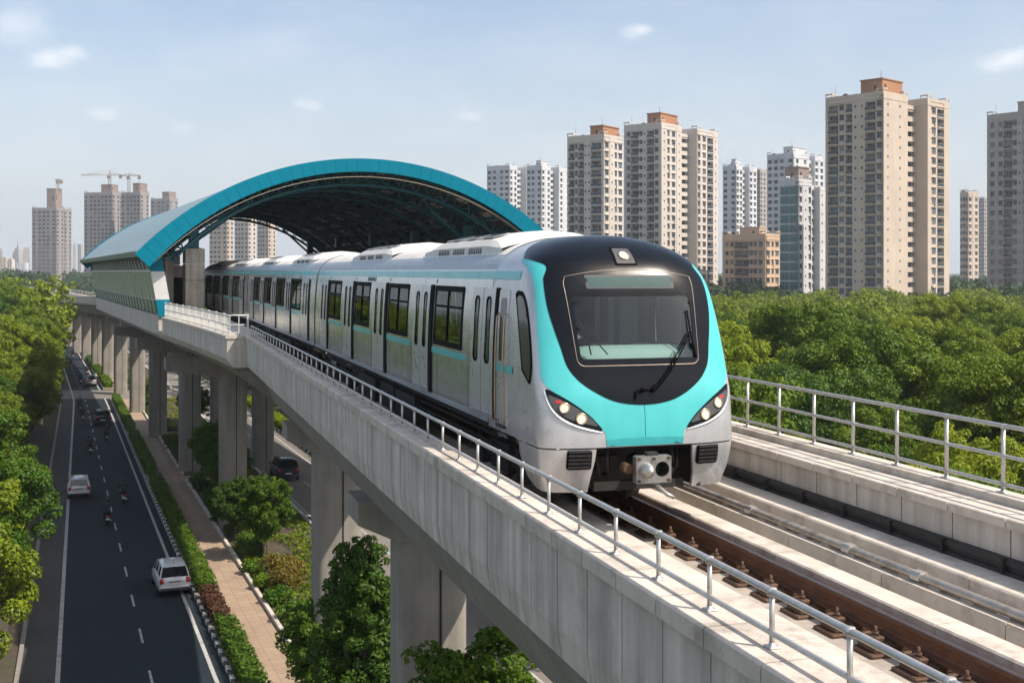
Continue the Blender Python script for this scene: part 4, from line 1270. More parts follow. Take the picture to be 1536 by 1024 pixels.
# ------------------------------------------------------------------ street level
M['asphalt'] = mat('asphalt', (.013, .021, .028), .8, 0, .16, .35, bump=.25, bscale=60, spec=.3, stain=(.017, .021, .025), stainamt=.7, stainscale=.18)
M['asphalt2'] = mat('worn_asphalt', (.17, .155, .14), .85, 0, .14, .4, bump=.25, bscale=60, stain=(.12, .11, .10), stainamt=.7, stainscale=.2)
M['shoulder'] = mat('dusty_shoulder', (.055, .054, .052), .9, 0, .2, .6, bump=.2, bscale=50, stain=(.08, .07, .06), stainamt=.6, stainscale=.5)
M['paint_w'] = mat('road_paint', (.40, .40, .39), .75, 0, .16, 3, stain=(.10, .10, .10), stainamt=.7, stainscale=2.5)
M['kerb_w'] = mat('kerb_white', (.55, .54, .51), .8, 0, .2, 3, stain=(.16, .14, .12), stainamt=.7, stainscale=2)
M['kerb_b'] = mat('kerb_black', (.05, .05, .05), .8, 0, .25, 3)
M['soil'] = mat('dark_soil', (.060, .047, .032), .95, 0, .3, 1.2, bump=.4, bscale=12, stain=(.035, .06, .018), stainamt=.8, stainscale=.6)
M['grassy'] = mat('rough_grass_ground', (.030, .045, .014), .95, 0, .35, .12, stain=(.06, .05, .03), stainamt=.5, stainscale=.05)
def paving():
    m = mat('path_paving', (.33, .245, .175), .88, 0, .10, 1.0, bump=.15, bscale=30, stain=(.20, .15, .11), stainamt=.6, stainscale=.7)
    nt = m.node_tree; N = nt.nodes.new; L = nt.links.new; b = nt.nodes['Principled BSDF']
    tc = N('ShaderNodeTexCoord'); mp = N('ShaderNodeMapping'); mp.inputs['Rotation'].default_value = (0, 0, R(-21))
    br = N('ShaderNodeTexBrick'); br.inputs['Scale'].default_value = 1.0; br.inputs['Brick Width'].default_value = .6; br.inputs['Row Height'].default_value = .6
    br.inputs['Mortar Size'].default_value = .012; br.offset = 0
    br.inputs['Color1'].default_value = (1, 1, 1, 1); br.inputs['Color2'].default_value = (.88, .88, .88, 1); br.inputs['Mortar'].default_value = (.55, .55, .55, 1)
    L(tc.outputs['Object'], mp.inputs['Vector']); L(mp.outputs['Vector'], br.inputs['Vector'])
    old = b.inputs['Base Color'].links[0].from_socket
    mx = N('ShaderNodeMix'); mx.data_type = 'RGBA'; mx.blend_type = 'MULTIPLY'; mx.inputs['Factor'].default_value = 1
    L(old, mx.inputs['A']); L(br.outputs['Color'], mx.inputs['B']); L(mx.outputs['Result'], b.inputs['Base Color'])
    return m
M['paving'] = paving()
def vl(d): return .0225 * (min(d, 155) - 48)
DS = [18, 26, 34, 42] + list(range(48, 160, 8)) + list(range(160, 460, 20))
def strip(name, v0, v1, z, m, d0=18, d1=440, label=None, cat=None, kind='structure', thick=0.0):
    ds = sorted(set([d0, d1] + [d for d in DS if d0 < d < d1])); mb = MB()
    f0 = v0 if callable(v0) else (lambda d: v0); f1 = v1 if callable(v1) else (lambda d: v1)
    if thick:
        rows = [[G(f0(d), d, z), G(f1(d), d, z), G(f1(d), d, z - thick), G(f0(d), d, z - thick)] for d in ds]
        mb.grid(rows, 0, False, closed=True); mb.add(rows[0] + rows[-1], [(0, 1, 2, 3), (7, 6, 5, 4)])
    else:
        mb.grid([[G(f0(d), d, z), G(f1(d), d, z)] for d in ds], 0, False)
    o = mb.build(name, m)
    return tag(o, label or name.replace('_', ' ') + ' at street level', cat or name.split('_')[-1], kind=kind)
# the ground out to the horizon
mb = MB()
xs = [-6000, -2500, -1000, -400, -150, -50, 50, 150, 400, 1000, 2500, 6000]; ys = [-400, -150, -50, 50, 150, 400, 1000, 2500, 5000, 9000]
mb.grid([[Vector((x, y, GZ - .35)) for x in xs] for y in ys], 0, False)
tag(mb.build('ground', M['grassy']), 'dark green grassy ground reaching to the horizon', 'ground', kind='structure')
XA, XB = 154.0, 165.0        # side street crossing behind the first piers
strip('shoulder', lambda d: vl(d) - 1.45, lambda d: vl(d) - .02, -.004, M['shoulder'], label='dusty grey shoulder left of the street')
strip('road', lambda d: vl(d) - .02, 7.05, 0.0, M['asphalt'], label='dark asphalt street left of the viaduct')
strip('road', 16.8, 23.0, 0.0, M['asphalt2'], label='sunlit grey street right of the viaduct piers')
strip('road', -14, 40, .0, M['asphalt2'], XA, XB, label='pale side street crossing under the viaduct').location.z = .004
# markings
mb = MB()
def mark(va, vb, da, db, z=.010):
    ds = sorted(set([da, db] + [d for d in DS if da < d < db]))
    fa = va if callable(va) else (lambda d: va); fb = vb if callable(vb) else (lambda d: vb)
    mb.grid([[G(fa(d), d, z), G(fb(d), d, z)] for d in ds], 0, False)
mark(lambda d: vl(d) + .0, lambda d: vl(d) + .20, 22, 430)
mark(6.42, 6.60, 22, XA); mark(6.42, 6.60, XB, 430)
d = 24.0
while d < 400:
    if not XA - 2 < d < XB: mark(3.84, 3.95, d, d + 2.1)
    d += 5.75
d = 25.0
while d < 300:
    if not XA - 2 < d < XB: mark(19.5, 19.64, d, d + 2.1)
    d += 5.5
mark(21.9, 22.05, 22, 300); mark(17.15, 17.27, 22, 300)
tag(mb.build('road_markings', M['paint_w']), 'white edge lines and lane dashes painted on the streets', 'markings', kind='structure')
# kerbs
def kerbrow(v0, v1, h, d0, d1, L_, mats, label, alt=True, gaps=((XA - 1, XB + 1),)):
    mb = MB(); d = d0; k = 0
    f0 = v0 if callable(v0) else (lambda d: v0); f1 = v1 if callable(v1) else (lambda d: v1)
    while d < d1:
        e = d + L_ - .02
        if not any(a < d < b for a, b in gaps):
            p = [G(f0(d), d, -.2), G(f1(d), d, -.2), G(f1(e), e, -.2), G(f0(e), e, -.2)]
            b = .02
            q = [G(f0(d) + b, d, h), G(f1(d) - b, d, h), G(f1(e) - b, e, h), G(f0(e) + b, e, h)]
            m = [x + Vector((0, 0, h + .2 - b)) for x in p]
            mb.add(p + m + q, [(0, 1, 5, 4), (1, 2, 6, 5), (2, 3, 7, 6), (3, 0, 4, 7), (4, 5, 9, 8), (5, 6, 10, 9), (6, 7, 11, 10), (7, 4, 8, 11), (8, 9, 10, 11)], k % 2 if alt else 0)
        d += L_; k += 1
    tag(mb.build('kerb', mats), label, 'kerb', kind='structure')
kerbrow(7.05, 7.25, .18, 30, 200, .55, [M['kerb_w'], M['kerb_b']], 'black and white striped kerb between the street and the clipped hedges')
kerbrow(lambda d: vl(d) - 1.65, lambda d: vl(d) - 1.45, .16, 30, 200, 1.2, [M['girder']], 'grey kerb under the left row of trees', alt=False)
PG = ((XA - 1, XB + 1), (118, 121.5), (92.5, 95.5))
kerbrow(10.2, 10.42, .28, 30, 200, 1.0, [M['coping']], 'low concrete kerb between the footpath and the planted median', alt=False, gaps=PG)
kerbrow(16.55, 16.8, .2, 30, 300, .9, [M['kerb_w'], M['kerb_w']], 'pale kerb along the right street', alt=False)
kerbrow(23.0, 23.2, .2, 30, 300, .9, [M['kerb_w'], M['kerb_b']], 'kerb on the far side of the right street')
strip('footpath', 7.25, 10.2, .10, M['paving'], 20, XA - 1, label='beige paved footpath between hedge and median', thick=.3)
strip('footpath', 7.25, 10.2, .10, M['paving'], XB + 1, 420, label='far footpath beyond the side street', thick=.3)
for a, b in ((20, 92.5), (95.5, 118), (121.5, XA - 1), (XB + 1, 420)):
    strip('planting_bed', 10.42, 16.55, .08, M['soil'], a, b, label='dark planted median under the viaduct', cat='planting bed', thick=.3)
for a, b in ((92.5, 95.5), (118, 121.5)):
    strip('pavement', 10.2, 16.55, .09, M['paving'], a, b, label='paved crossing through the planted median', thick=.3)
strip('verge', lambda d: vl(d) - 9, lambda d: vl(d) - 1.65, .06, M['soil'], 20, 420, label='bare soil verge under the left trees', thick=.3)
# ------------------------------------------------------------------ vegetation
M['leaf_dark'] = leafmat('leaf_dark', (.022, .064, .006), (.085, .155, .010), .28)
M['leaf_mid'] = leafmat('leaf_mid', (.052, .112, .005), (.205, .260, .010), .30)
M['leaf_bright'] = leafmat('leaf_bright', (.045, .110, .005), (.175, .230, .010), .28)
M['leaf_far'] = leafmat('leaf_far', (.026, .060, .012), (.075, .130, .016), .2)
M['leaf_gold'] = leafmat('leaf_gold', (.12, .10, .012), (.20, .15, .03), .3)
M['leaf_red'] = leafmat('leaf_red', (.10, .045, .03), (.09, .10, .02), .3)
M['bark'] = mat('bark', (.085, .062, .045), .92, 0, .3, 4, bump=.6, bscale=14)
def leaves(pos, nrm, size, rng, aspect=.55):
    """kite shaped leaf sprays as one vertex / face array"""
    n = len(pos)
    rnd = rng.normal(size=(n, 3))
    t = np.cross(nrm, rnd); t /= np.linalg.norm(t, axis=1)[:, None] + 1e-9
    b = np.cross(nrm, t)
    L_ = (size * rng.uniform(.6, 1.35, n))[:, None]; w = L_ * aspect
    droop = nrm * L_ * rng.uniform(-.25, .1, n)[:, None]
    v = np.stack([pos - t * L_ * .5, pos + b * w * .5 - t * L_ * .05, pos + t * L_ * .5 + droop, pos - b * w * .5 - t * L_ * .05], 1).reshape(-1, 3)
    f = np.arange(4 * n).reshape(-1, 4)
    return v, f
def np_mesh(name, v, f, mats, mi=None):
    me = bpy.data.meshes.new(name); n = len(f)
    me.vertices.add(len(v)); me.vertices.foreach_set('co', np.asarray(v, np.float32).ravel())
    me.loops.add(n * 4); me.loops.foreach_set('vertex_index', f.astype(np.int32).ravel())
    me.polygons.add(n); me.polygons.foreach_set('loop_start', (np.arange(n) * 4).astype(np.int32)); me.polygons.foreach_set('loop_total', np.full(n, 4, np.int32))
    for m in mats: me.materials.append(m)
    if mi is not None: me.polygons.foreach_set('material_index', mi.astype(np.int32))
    me.update(calc_edges=True)
    return me
def dirs(n, rng, up=0.0):
    d = rng.normal(size=(n, 3)); d[:, 2] += up
    return d / np.linalg.norm(d, axis=1)[:, None]
def blobset(rng, nb, rx, rz, zc, br=(.26, .42), up=.25):
    d = dirs(nb, rng, up)
    f = rng.uniform(.45, .86, nb) ** .8
    c = d * f[:, None] * np.array([rx, rx, rz]); c[:, 2] += zc
    # lopsided crowns
    a = rng.uniform(0, 6.28); c[:, 0] += .16 * rx * np.cos(a) * (c[:, 2] - zc) / rz; c[:, 1] += .16 * rx * np.sin(a) * (c[:, 2] - zc) / rz
    r = rng.uniform(br[0], br[1], nb) * rx
    return c, r
def blob_leaves(rng, c, r, n, size, up=.35, shell=(.74, 1.06), nsub=0):
    if nsub:                            # clumps on clumps: a lumpy, broken surface
        dd = dirs(len(r) * nsub, rng, up); rep = np.repeat(np.arange(len(r)), nsub)
        c = c[rep] + dd * (r[rep] * rng.uniform(.55, .95, len(rep)))[:, None] * np.array([1, 1, .85]); r = r[rep] * rng.uniform(.24, .46, len(rep))
    w = r ** 2; w /= w.sum(); k = rng.choice(len(r), n, p=w)
    d = dirs(n, rng, up)
    rad = r[k] * rng.uniform(shell[0], shell[1], n)
    p = c[k] + d * rad[:, None] * np.array([1, 1, .82])
    nr = d * .9 + rng.normal(size=(n, 3)) * .42; nr[:, 2] += .25
    nr /= np.linalg.norm(nr, axis=1)[:, None]
    return leaves(p, nr, size, rng)
def tree_proto(seed, h, rx, nb, nl, size, br=(.26, .42), trunk_h=.34, slim=1.0):
    rng = np.random.default_rng(seed)
    rz = h * (1 - trunk_h) / 2 * 1.02; zc = h - rz
    c, r = blobset(rng, nb, rx * slim, rz, zc, br)
    v, f = blob_leaves(rng, c, r, nl, size, nsub=9)
    crown = (v, f)
    mb = MB(); t0 = .030 * h
    bend = rng.normal(size=2) * .03 * h
    mb.tube([(0, 0, -.2), (bend[0] * .3, bend[1] * .3, h * trunk_h * .5), (bend[0], bend[1], h * trunk_h), (bend[0] * 1.2, bend[1] * 1.2, h * .62)], [t0 * 1.3, t0, t0 * .8, t0 * .35], 8)
    for i in rng.choice(len(c), min(10, len(c)), replace=False):
        s = np.array([bend[0], bend[1], h * trunk_h * rng.uniform(.75, 1.15)]); e = c[i]; m = (s + e) / 2 + np.array([0, 0, -.12 * rx])
        mb.tube([s, m, e], [t0 * .5, t0 * .3, t0 * .12], 5, cap=False)
    return crown, mb
class Tree:
    def __init__(s, seed, h, rx, nb, nl, size, leaf, **kw):
        cr, tb = tree_proto(seed, h, rx, nb, nl, size, **kw)
        s.crown = np_mesh('crown', cr[0], cr[1], [leaf]); s.trunk = tb.mesh('trunk', M['bark'])
    def put(s, name, loc, label, group, rz=0.0, sc_=1.0, cat='tree'):
        o = thing(name, label, cat, tuple(loc), rz, group); o.scale = (sc_, sc_, sc_ * random.uniform(.93, 1.08))
        link_mesh('trunk', s.trunk, o); link_mesh('crown', s.crown, o)
        return o
rv = random.Random(21)
# ---- left row beside the street
LT = [Tree(100 + i, (10.6, 11.6, 9.8, 11.0)[i], (3.25, 3.5, 3.1, 3.6)[i], 36, 56000, .165, M['leaf_bright' if i != 2 else 'leaf_mid'], br=(.22, .40), trunk_h=.08) for i in range(4)]
n = 0; rt = random.Random(33)
d = 43.0; k = 0
while d < 175:
    v = vl(d) - (rt.uniform(6.2, 6.8) if 60 < d < 102 else rt.uniform(4.6, 5.2) if d > 60 else rt.uniform(4.1, 4.6))
    if not XA - 2 < d < XB + 2:
        LT[k % 4].put('roadside_tree', G(v, d), 'leafy green tree in the row overhanging the shoulder left of the street', 'trees along the left side of the street', rt.uniform(0, 6.28), rt.uniform(.86, 1.04) * (1.1 if d > 105 else 1)); n += 1
    d += rt.uniform(4.6, 6.2); k += 1
for row in range(1, 5):
    d = 50.0 + row * 20
    while d < 175:
        v = vl(d) - 5 - row * 5.4 + rv.uniform(-.8, .8)
        if G(v, d).x > -.4315 * d - 5:
            LT[rv.randrange(4)].put('forest_tree', G(v, d), 'rounded tree in the wood behind the left street row', 'trees of the left wood', rv.uniform(0, 6.28), rv.uniform(1.0, 1.3)); n += 1
        d += rv.uniform(5.2, 6.8)
# ---- right forest
FT = [Tree(200 + i, (10.4, 9.0, 11.8, 10.0, 8.6)[i], (3.8, 3.2, 3.5, 4.5, 4.0)[i], (30, 24, 36, 40, 20)[i], 46000, (.165, .15, .18, .17, .15)[i], M[('leaf_mid', 'leaf_bright', 'leaf_mid', 'leaf_dark', 'leaf_mid')[i]], br=(.22, .44), trunk_h=.25) for i in range(5)]
spots = []
y = 17.0
while y < 152:
    x = .10 * y - 4; step = 5.8
    while x < .46 * y + 9:
        px, py = x + rv.uniform(-1.5, 1.5), y + rv.uniform(-1.5, 1.5)
        # clear of the viaduct and of the right street
        if px - (25.5 - .385 * py) > 0 and px - (6.94 - .309 * py) > 8.5: spots.append((px, py))
        x += step
    y += 5.6
for px, py in spots:
    LOWN = rv.uniform(.78, 1.0) if py < 40 else rv.choice((rv.uniform(.62, .85), rv.uniform(.85, 1.1), rv.uniform(1.0, 1.3)))
    FT[rv.choice((0, 0, 1, 2, 2, 3, 4))].put('forest_tree', (px, py, GZ - .3), 'dense green tree in the forest right of the viaduct', 'forest trees right of the viaduct', rv.uniform(0, 6.28), LOWN)
    n += 1
print('TREES', n, len(spots))
# ---- the far wood: one mass
def wood(name, label, pts, nl, size, leaf, seed, rx=3.8, h=10.5):
    rng = np.random.default_rng(seed)
    protos = []
    for i in range(5):
        c, r = blobset(rng, 22, rx, h * .40, h * .60, (.24, .42))
        protos.append(blob_leaves(rng, c, r, nl, size, up=.5, nsub=5 if nl > 500 else 0))
    V = []; F_ = []; b = 0
    for x, y, s in pts:
        v, f = protos[rng.integers(5)]
        a = rng.uniform(0, 6.28); ca, sa = math.cos(a), math.sin(a)
        q = np.empty_like(v); q[:, 0] = (v[:, 0] * ca - v[:, 1] * sa) * s + x; q[:, 1] = (v[:, 0] * sa + v[:, 1] * ca) * s + y; q[:, 2] = v[:, 2] * s * rng.uniform(.88, 1.12) + GZ - .4
        V.append(q); F_.append(f + b); b += len(v)
    o = bpy.data.objects.new(name, np_mesh(name, np.concatenate(V), np.concatenate(F_), [leaf])); COL.objects.link(o)
    return tag(o, label, 'wood', kind='stuff')
def free(x, y):
    v = x + .385 * min(y, 150) + .405 * max(0, y - 150)
    if vl(y) - 3.2 < v < 25: return False
    # far viaduct
    i = int(np.argmin((_X - x) ** 2 + (_Y - y) ** 2))
    return math.hypot(_X[i] - x, _Y[i] - y) > 7
def in_station(x, y):
    q = Vector((x, y, 0)) - S0; r, l = q.dot(e2), q.dot(e1)
    return -6 < r < 30 and -8 < l < LEN + 8

pts = []
y = 152.0
while y < 345:
    st = 5.6 + (y - 150) * .012; x = -.47 * y - 10
    while x < .47 * y + 12:
        px, py = x + rv.uniform(-1.8, 1.8), y + rv.uniform(-1.8, 1.8)
        if free(px, py) and not in_station(px, py): pts.append((px, py, rv.uniform(.8, 1.18) * (1.3 if px < 0 else 1.0)))
        x += st
    y += st
y = 44.0                       # the strip of the same wood seen through the train's windows
while y < 152:
    x = -.45 * y
    while x < .10 * y - 4:
        px, py = x + rv.uniform(-1.5, 1.5), y + rv.uniform(-1.5, 1.5)
        if px - (25.5 - .385 * py) > 0 and px - (6.94 - .309 * py) > 9.5 and not in_station(px, py): pts.append((px, py, rv.uniform(.85, 1.15)))
        x += 5.8
    y += 5.6
wood('distant_wood', 'mass of distant green treetops in front of the tower blocks', pts, 1100, .55, M['leaf_mid'], 5)
pts = []
y = 345.0
while y < 1500:
    st = 9 + (y - 345) * .014; x = -.47 * y - 10
    while x < .47 * y + 12:
        px, py = x + rv.uniform(-3, 3), y + rv.uniform(-3, 3)
        if free(px, py) and not in_station(px, py): pts.append((px, py, rv.uniform(.85, 1.35) * (1.28 if px < 0 else 1.0)))
        x += st
    y += st * 1.25
wood('distant_wood', 'hazy wood far behind the viaduct and around the towers', pts, 260, 1.25, M['leaf_far'], 6, rx=5.2, h=10)
print('WOOD', len(pts))
# ---- hedges between kerb and path: each clipped run is a thing
def hedge(d0, d1, v0, v1, h, leaf, seed, label, group='clipped hedges along the footpath', dens=260, size=.16):
    rng = np.random.default_rng(seed); n = int((d1 - d0) * dens)
    d = rng.uniform(d0, d1, n); v = rng.uniform(v0, v1, n)
    face = rng.random(n); z = np.full(n, h); 
    bump = .06 * np.sin(d * 3.1) + .05 * np.sin(d * 7.3 + v * 5) + rng.normal(size=n) * .035
    z = z + bump
    side = face < .45
    z[side] = rng.uniform(.1, h, side.sum()); lft = side & (rng.random(n) < .6); rgt = side & ~lft
    v[lft] = v0 + rng.normal(size=lft.sum()) * .05; v[rgt] = v1 + rng.normal(size=rgt.sum()) * .05
    nr = rng.normal(size=(n, 3)) * .5; nr[:, 2] += np.where(side, .3, 1); nr[lft, 0] -= .9; nr[rgt, 0] += .9
    nr /= np.linalg.norm(nr, axis=1)[:, None]
    x = v - .385 * np.minimum(d, 150) - .405 * np.maximum(0, d - 150)
    o0 = G((v0 + v1) / 2, (d0 + d1) / 2)
    pos = np.stack([x - o0.x, d - o0.y, z + .08], 1)
    V, F_ = leaves(pos, nr, size, rng, .6)
    mb = MB(); ds = list(np.linspace(d0 + .1, d1 - .1, max(2, int((d1 - d0) / 4))))
    rows = [[G(v0 + .1, q, .05) - o0, G(v0 + .1, q, h - .1) - o0, G(v1 - .1, q, h - .1) - o0, G(v1 - .1, q, .05) - o0] for q in ds]
    mb.grid(rows, 0, False); mb.add(rows[0] + rows[-1], [(0, 1, 2, 3), (7, 6, 5, 4)])
    b = len(V); Vc = np.concatenate([V, np.array(mb.v)]); Fc = np.concatenate([F_, np.array(mb.f) + b])
    o = bpy.data.objects.new('hedge', np_mesh('hedge', Vc, Fc, [leaf])); COL.objects.link(o); o.location = o0
    return tag(o, label, 'hedge', group)
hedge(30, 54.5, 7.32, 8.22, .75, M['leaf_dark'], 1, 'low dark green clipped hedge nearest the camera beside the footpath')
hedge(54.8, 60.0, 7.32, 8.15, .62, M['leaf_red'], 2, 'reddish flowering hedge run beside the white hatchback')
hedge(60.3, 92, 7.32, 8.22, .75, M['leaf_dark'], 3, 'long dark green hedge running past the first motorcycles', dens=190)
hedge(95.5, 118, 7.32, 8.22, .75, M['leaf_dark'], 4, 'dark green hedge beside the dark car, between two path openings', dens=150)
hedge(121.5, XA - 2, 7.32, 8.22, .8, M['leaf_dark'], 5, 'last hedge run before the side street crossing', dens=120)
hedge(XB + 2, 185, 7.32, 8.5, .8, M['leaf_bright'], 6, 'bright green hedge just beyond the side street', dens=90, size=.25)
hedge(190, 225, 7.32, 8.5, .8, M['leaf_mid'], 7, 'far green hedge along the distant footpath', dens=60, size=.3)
hedge(30, 150, 23.3, 24.5, .9, M['leaf_mid'], 8, 'long green hedge on the far side of the right street', 'hedges of the right street', dens=110, size=.22)
# ---- median planting
GT = [Tree(300 + i, 5.6, 2.15, 44, 34000, .15, M[('leaf_dark', 'leaf_mid', 'leaf_bright')[i]], br=(.26, .42), trunk_h=.20) for i in range(3)]
GT.append(Tree(310, 8.6, 1.32, 80, 52000, .14, M['leaf_dark'], br=(.34, .56), trunk_h=.10))
GT.append(Tree(311, 8.7, 1.75, 60, 46000, .13, M['leaf_mid'], br=(.30, .5), trunk_h=.2))
for x, dd, ti, s, lab in (
    (-4.85, 38.0, 3, 1.0, 'tall dark green street tree left of the nearest big pier column'),
    (-1.1, 25.8, 4, 1.1, 'bushy green street tree at the foot of the nearest pier, at the lower picture edge'),
    (-6.6, 42.5, 0, .80, 'smaller dark street tree tucked behind the tall one beside the footpath'),
    (-14.2, 68.0, 1, .80, 'sunlit green street tree standing in front of the second tall pier beside the footpath'),
    (-16.9, 72.5, 0, .70, 'dark street tree close behind the sunlit one, against the second tall pier'),
    (-22.6, 90.0, 0, .86, 'dark street tree left of the second tall pier beside the footpath'),
    (-20.0, 84.0, 0, .72, 'small shaded street tree just behind the second tall pier'),
    (-33.0, 123.0, 0, .8, 'small dark street tree by the paved crossing among the far piers'),
    (-46.0, 168.5, 1, .8, 'small tree beyond the side street at the foot of a far pier'),
    (-42.5, 141.0, 1, .7, 'little tree between the far piers before the side street')):
    GT[ti].put('street_tree', (x, dd, GZ + .05), lab, 'street trees in the planted median', rv.uniform(0, 6.28), s)
def shrub(v, d, r, h, leaf, seed, label, group, n=900, size=.17, name='shrub'):
    rng = np.random.default_rng(seed)
    c, rr = blobset(rng, 9, r, h * .45, h * .5, (.4, .55))
    V, F_ = blob_leaves(rng, c, rr, n, size)
    o = bpy.data.objects.new(name, np_mesh(name, V, F_, [leaf])); COL.objects.link(o); o.location = G(v, d, .05)
    return tag(o, label, 'shrub', group)
shrub(12.1, 63.0, 1.0, 1.5, M['leaf_gold'], 41, 'golden leaved round shrub beside the sunlit street tree', None, 2600, .15)
shrub(11.7, 60.6, .95, 1.3, M['leaf_gold'], 42, 'golden orange shrub in front of the other golden one', None, 2200, .15)
k = 0
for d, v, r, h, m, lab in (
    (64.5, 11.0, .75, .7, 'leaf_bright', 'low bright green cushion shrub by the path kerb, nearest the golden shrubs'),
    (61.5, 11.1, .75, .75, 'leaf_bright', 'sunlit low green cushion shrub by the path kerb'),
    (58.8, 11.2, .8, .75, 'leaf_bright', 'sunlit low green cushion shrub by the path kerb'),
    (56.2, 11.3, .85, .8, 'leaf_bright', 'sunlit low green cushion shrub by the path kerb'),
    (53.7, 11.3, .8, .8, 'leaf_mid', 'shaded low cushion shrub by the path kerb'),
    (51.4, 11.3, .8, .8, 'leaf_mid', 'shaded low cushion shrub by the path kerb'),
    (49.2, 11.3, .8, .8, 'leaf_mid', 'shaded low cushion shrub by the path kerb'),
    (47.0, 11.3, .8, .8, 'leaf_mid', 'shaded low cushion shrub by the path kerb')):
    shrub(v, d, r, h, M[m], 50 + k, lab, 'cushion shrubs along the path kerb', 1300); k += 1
d = 68.0
while d < 150:
    if not (92 < d < 96 or 117.5 < d < 122):
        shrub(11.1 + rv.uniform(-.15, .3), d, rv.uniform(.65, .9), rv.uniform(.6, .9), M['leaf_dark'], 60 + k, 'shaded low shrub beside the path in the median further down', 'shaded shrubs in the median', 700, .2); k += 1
    d += rv.uniform(2.3, 3.4)
d = 168.0
while d < 260:
    shrub(11.5 + rv.uniform(-1, 2.5), d, rv.uniform(.8, 1.5), rv.uniform(.9, 1.9), M[rv.choice(('leaf_bright', 'leaf_mid'))], 60 + k, 'sunlit shrub at the foot of the far piers beyond the side street', 'shrubs around the far piers', 300, .4); k += 1
    d += rv.uniform(4, 7)
# ground cover in the beds
rng = np.random.default_rng(77); n_ = 26000
d = 40 + 115 * rng.random(n_) ** 1.6; v = rng.uniform(10.6, 16.4, n_)
pat = np.sin(d * .9 + v * 1.3) + np.sin(d * .37 - v * 2.1) > -.5
gap = ((d > 92) & (d < 96)) | ((d > 117.5) & (d < 122)); ok = pat & ~gap
d, v = d[ok], v[ok]
pos = np.stack([v - .385 * np.minimum(d, 150), d, GZ + .12 + rng.random(len(d)) * .22], 1)
nr = rng.normal(size=pos.shape) * .6; nr[:, 2] += .8; nr /= np.linalg.norm(nr, axis=1)[:, None]
V, F_ = leaves(pos, nr, .26, rng, .5)
o = bpy.data.objects.new('ground_cover', np_mesh('ground_cover', V, F_, [M['leaf_mid']])); COL.objects.link(o)
tag(o, 'low leafy ground cover in the planted median', 'ground cover', kind='stuff')
# ------------------------------------------------------------------ tower blocks
FPX = 1780.0
def wallmat(name, c): return mat(name, c, .85, 0, .10, .12, streak=.12, stain=tuple(x * .6 for x in c), stainamt=.35, stainscale=.08)
M['bw_beige'] = wallmat('beige_render', (.47, .395, .325))
M['bw_cream'] = wallmat('cream_render', (.50, .455, .41))
M['bw_white'] = wallmat('white_render', (.52, .53, .55))
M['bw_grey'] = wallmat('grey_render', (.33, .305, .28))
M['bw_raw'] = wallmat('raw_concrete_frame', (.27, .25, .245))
M['bw_peach'] = wallmat('peach_render', (.50, .37, .26))
M['tank'] = wallmat('orange_brown_render', (.34, .16, .075))
M['tank2'] = wallmat('brown_grey_render', (.24, .18, .15))
M['bwin'] = mat('dark_window', (.012, .020, .027), .2, 0, .5, .5, objvar=.5, spec=.25)
M['bwin_curtain'] = mat('curtained_window', (.15, .14, .12), .35, 0, .3, .5, objvar=.4)
M['bwin_blue'] = mat('sky_blue_window', (.06, .095, .12), .15, 0, .3, .5, objvar=.4, spec=.4)
M['bframe'] = mat('window_frame', (.20, .195, .19), .6, 0, .1)
M['bteal'] = mat('teal_curtain_glass', (.012, .10, .125), .15, .1, .45, .25, spec=.5)
M['brail'] = mat('balcony_railing', (.030, .045, .052), .6, .1, .2, .5)
ALPHA = R(30)
_wm = {}
def win_mesh(w, h, frame=True, pane='bwin'):
    k = (round(w, 2), round(h, 2), frame, pane)
    if k not in _wm:
        mb = MB()
        mb.box(-w/2, w/2, -.05, .12, 0, h, 0)
        if frame:
            for x in (-w/2, w/2 - .09): mb.box(x, x + .09, -.10, .10, 0, h, 1)
            mb.box(-.04, .04, -.09, .10, .05, h - .05, 1)
            mb.box(-w/2 - .1, w/2 + .1, -.16, .1, -.12, 0, 1); mb.box(-w/2 + .09, w/2 - .09, -.09, .1, h * .62, h * .66, 1)
        _wm[k] = (mb, mb.mesh('window', [M[pane], M['bframe']], fixn=True))
    return _wm[k]
_bm = {}
def balc_mesh(w, dp, m):
    k = (round(w, 2), dp, m)
    if k not in _bm:
        mb = MB()
        mb.box(-w/2, w/2, -dp, .25, -.16, 0, 0); mb.box(-w/2, w/2, -dp, -dp + .10, .0, .12, 0)
        mb.box(-w/2 + .05, w/2 - .05, -dp + .02, -dp + .07, .12, 1.0, 1); mb.box(-w/2, w/2, -dp - .02, -dp + .06, 1.0, 1.05, 0)
        _bm[k] = (mb, mb.mesh('balcony', [M[m], M['brail']]))
    return _bm[k]
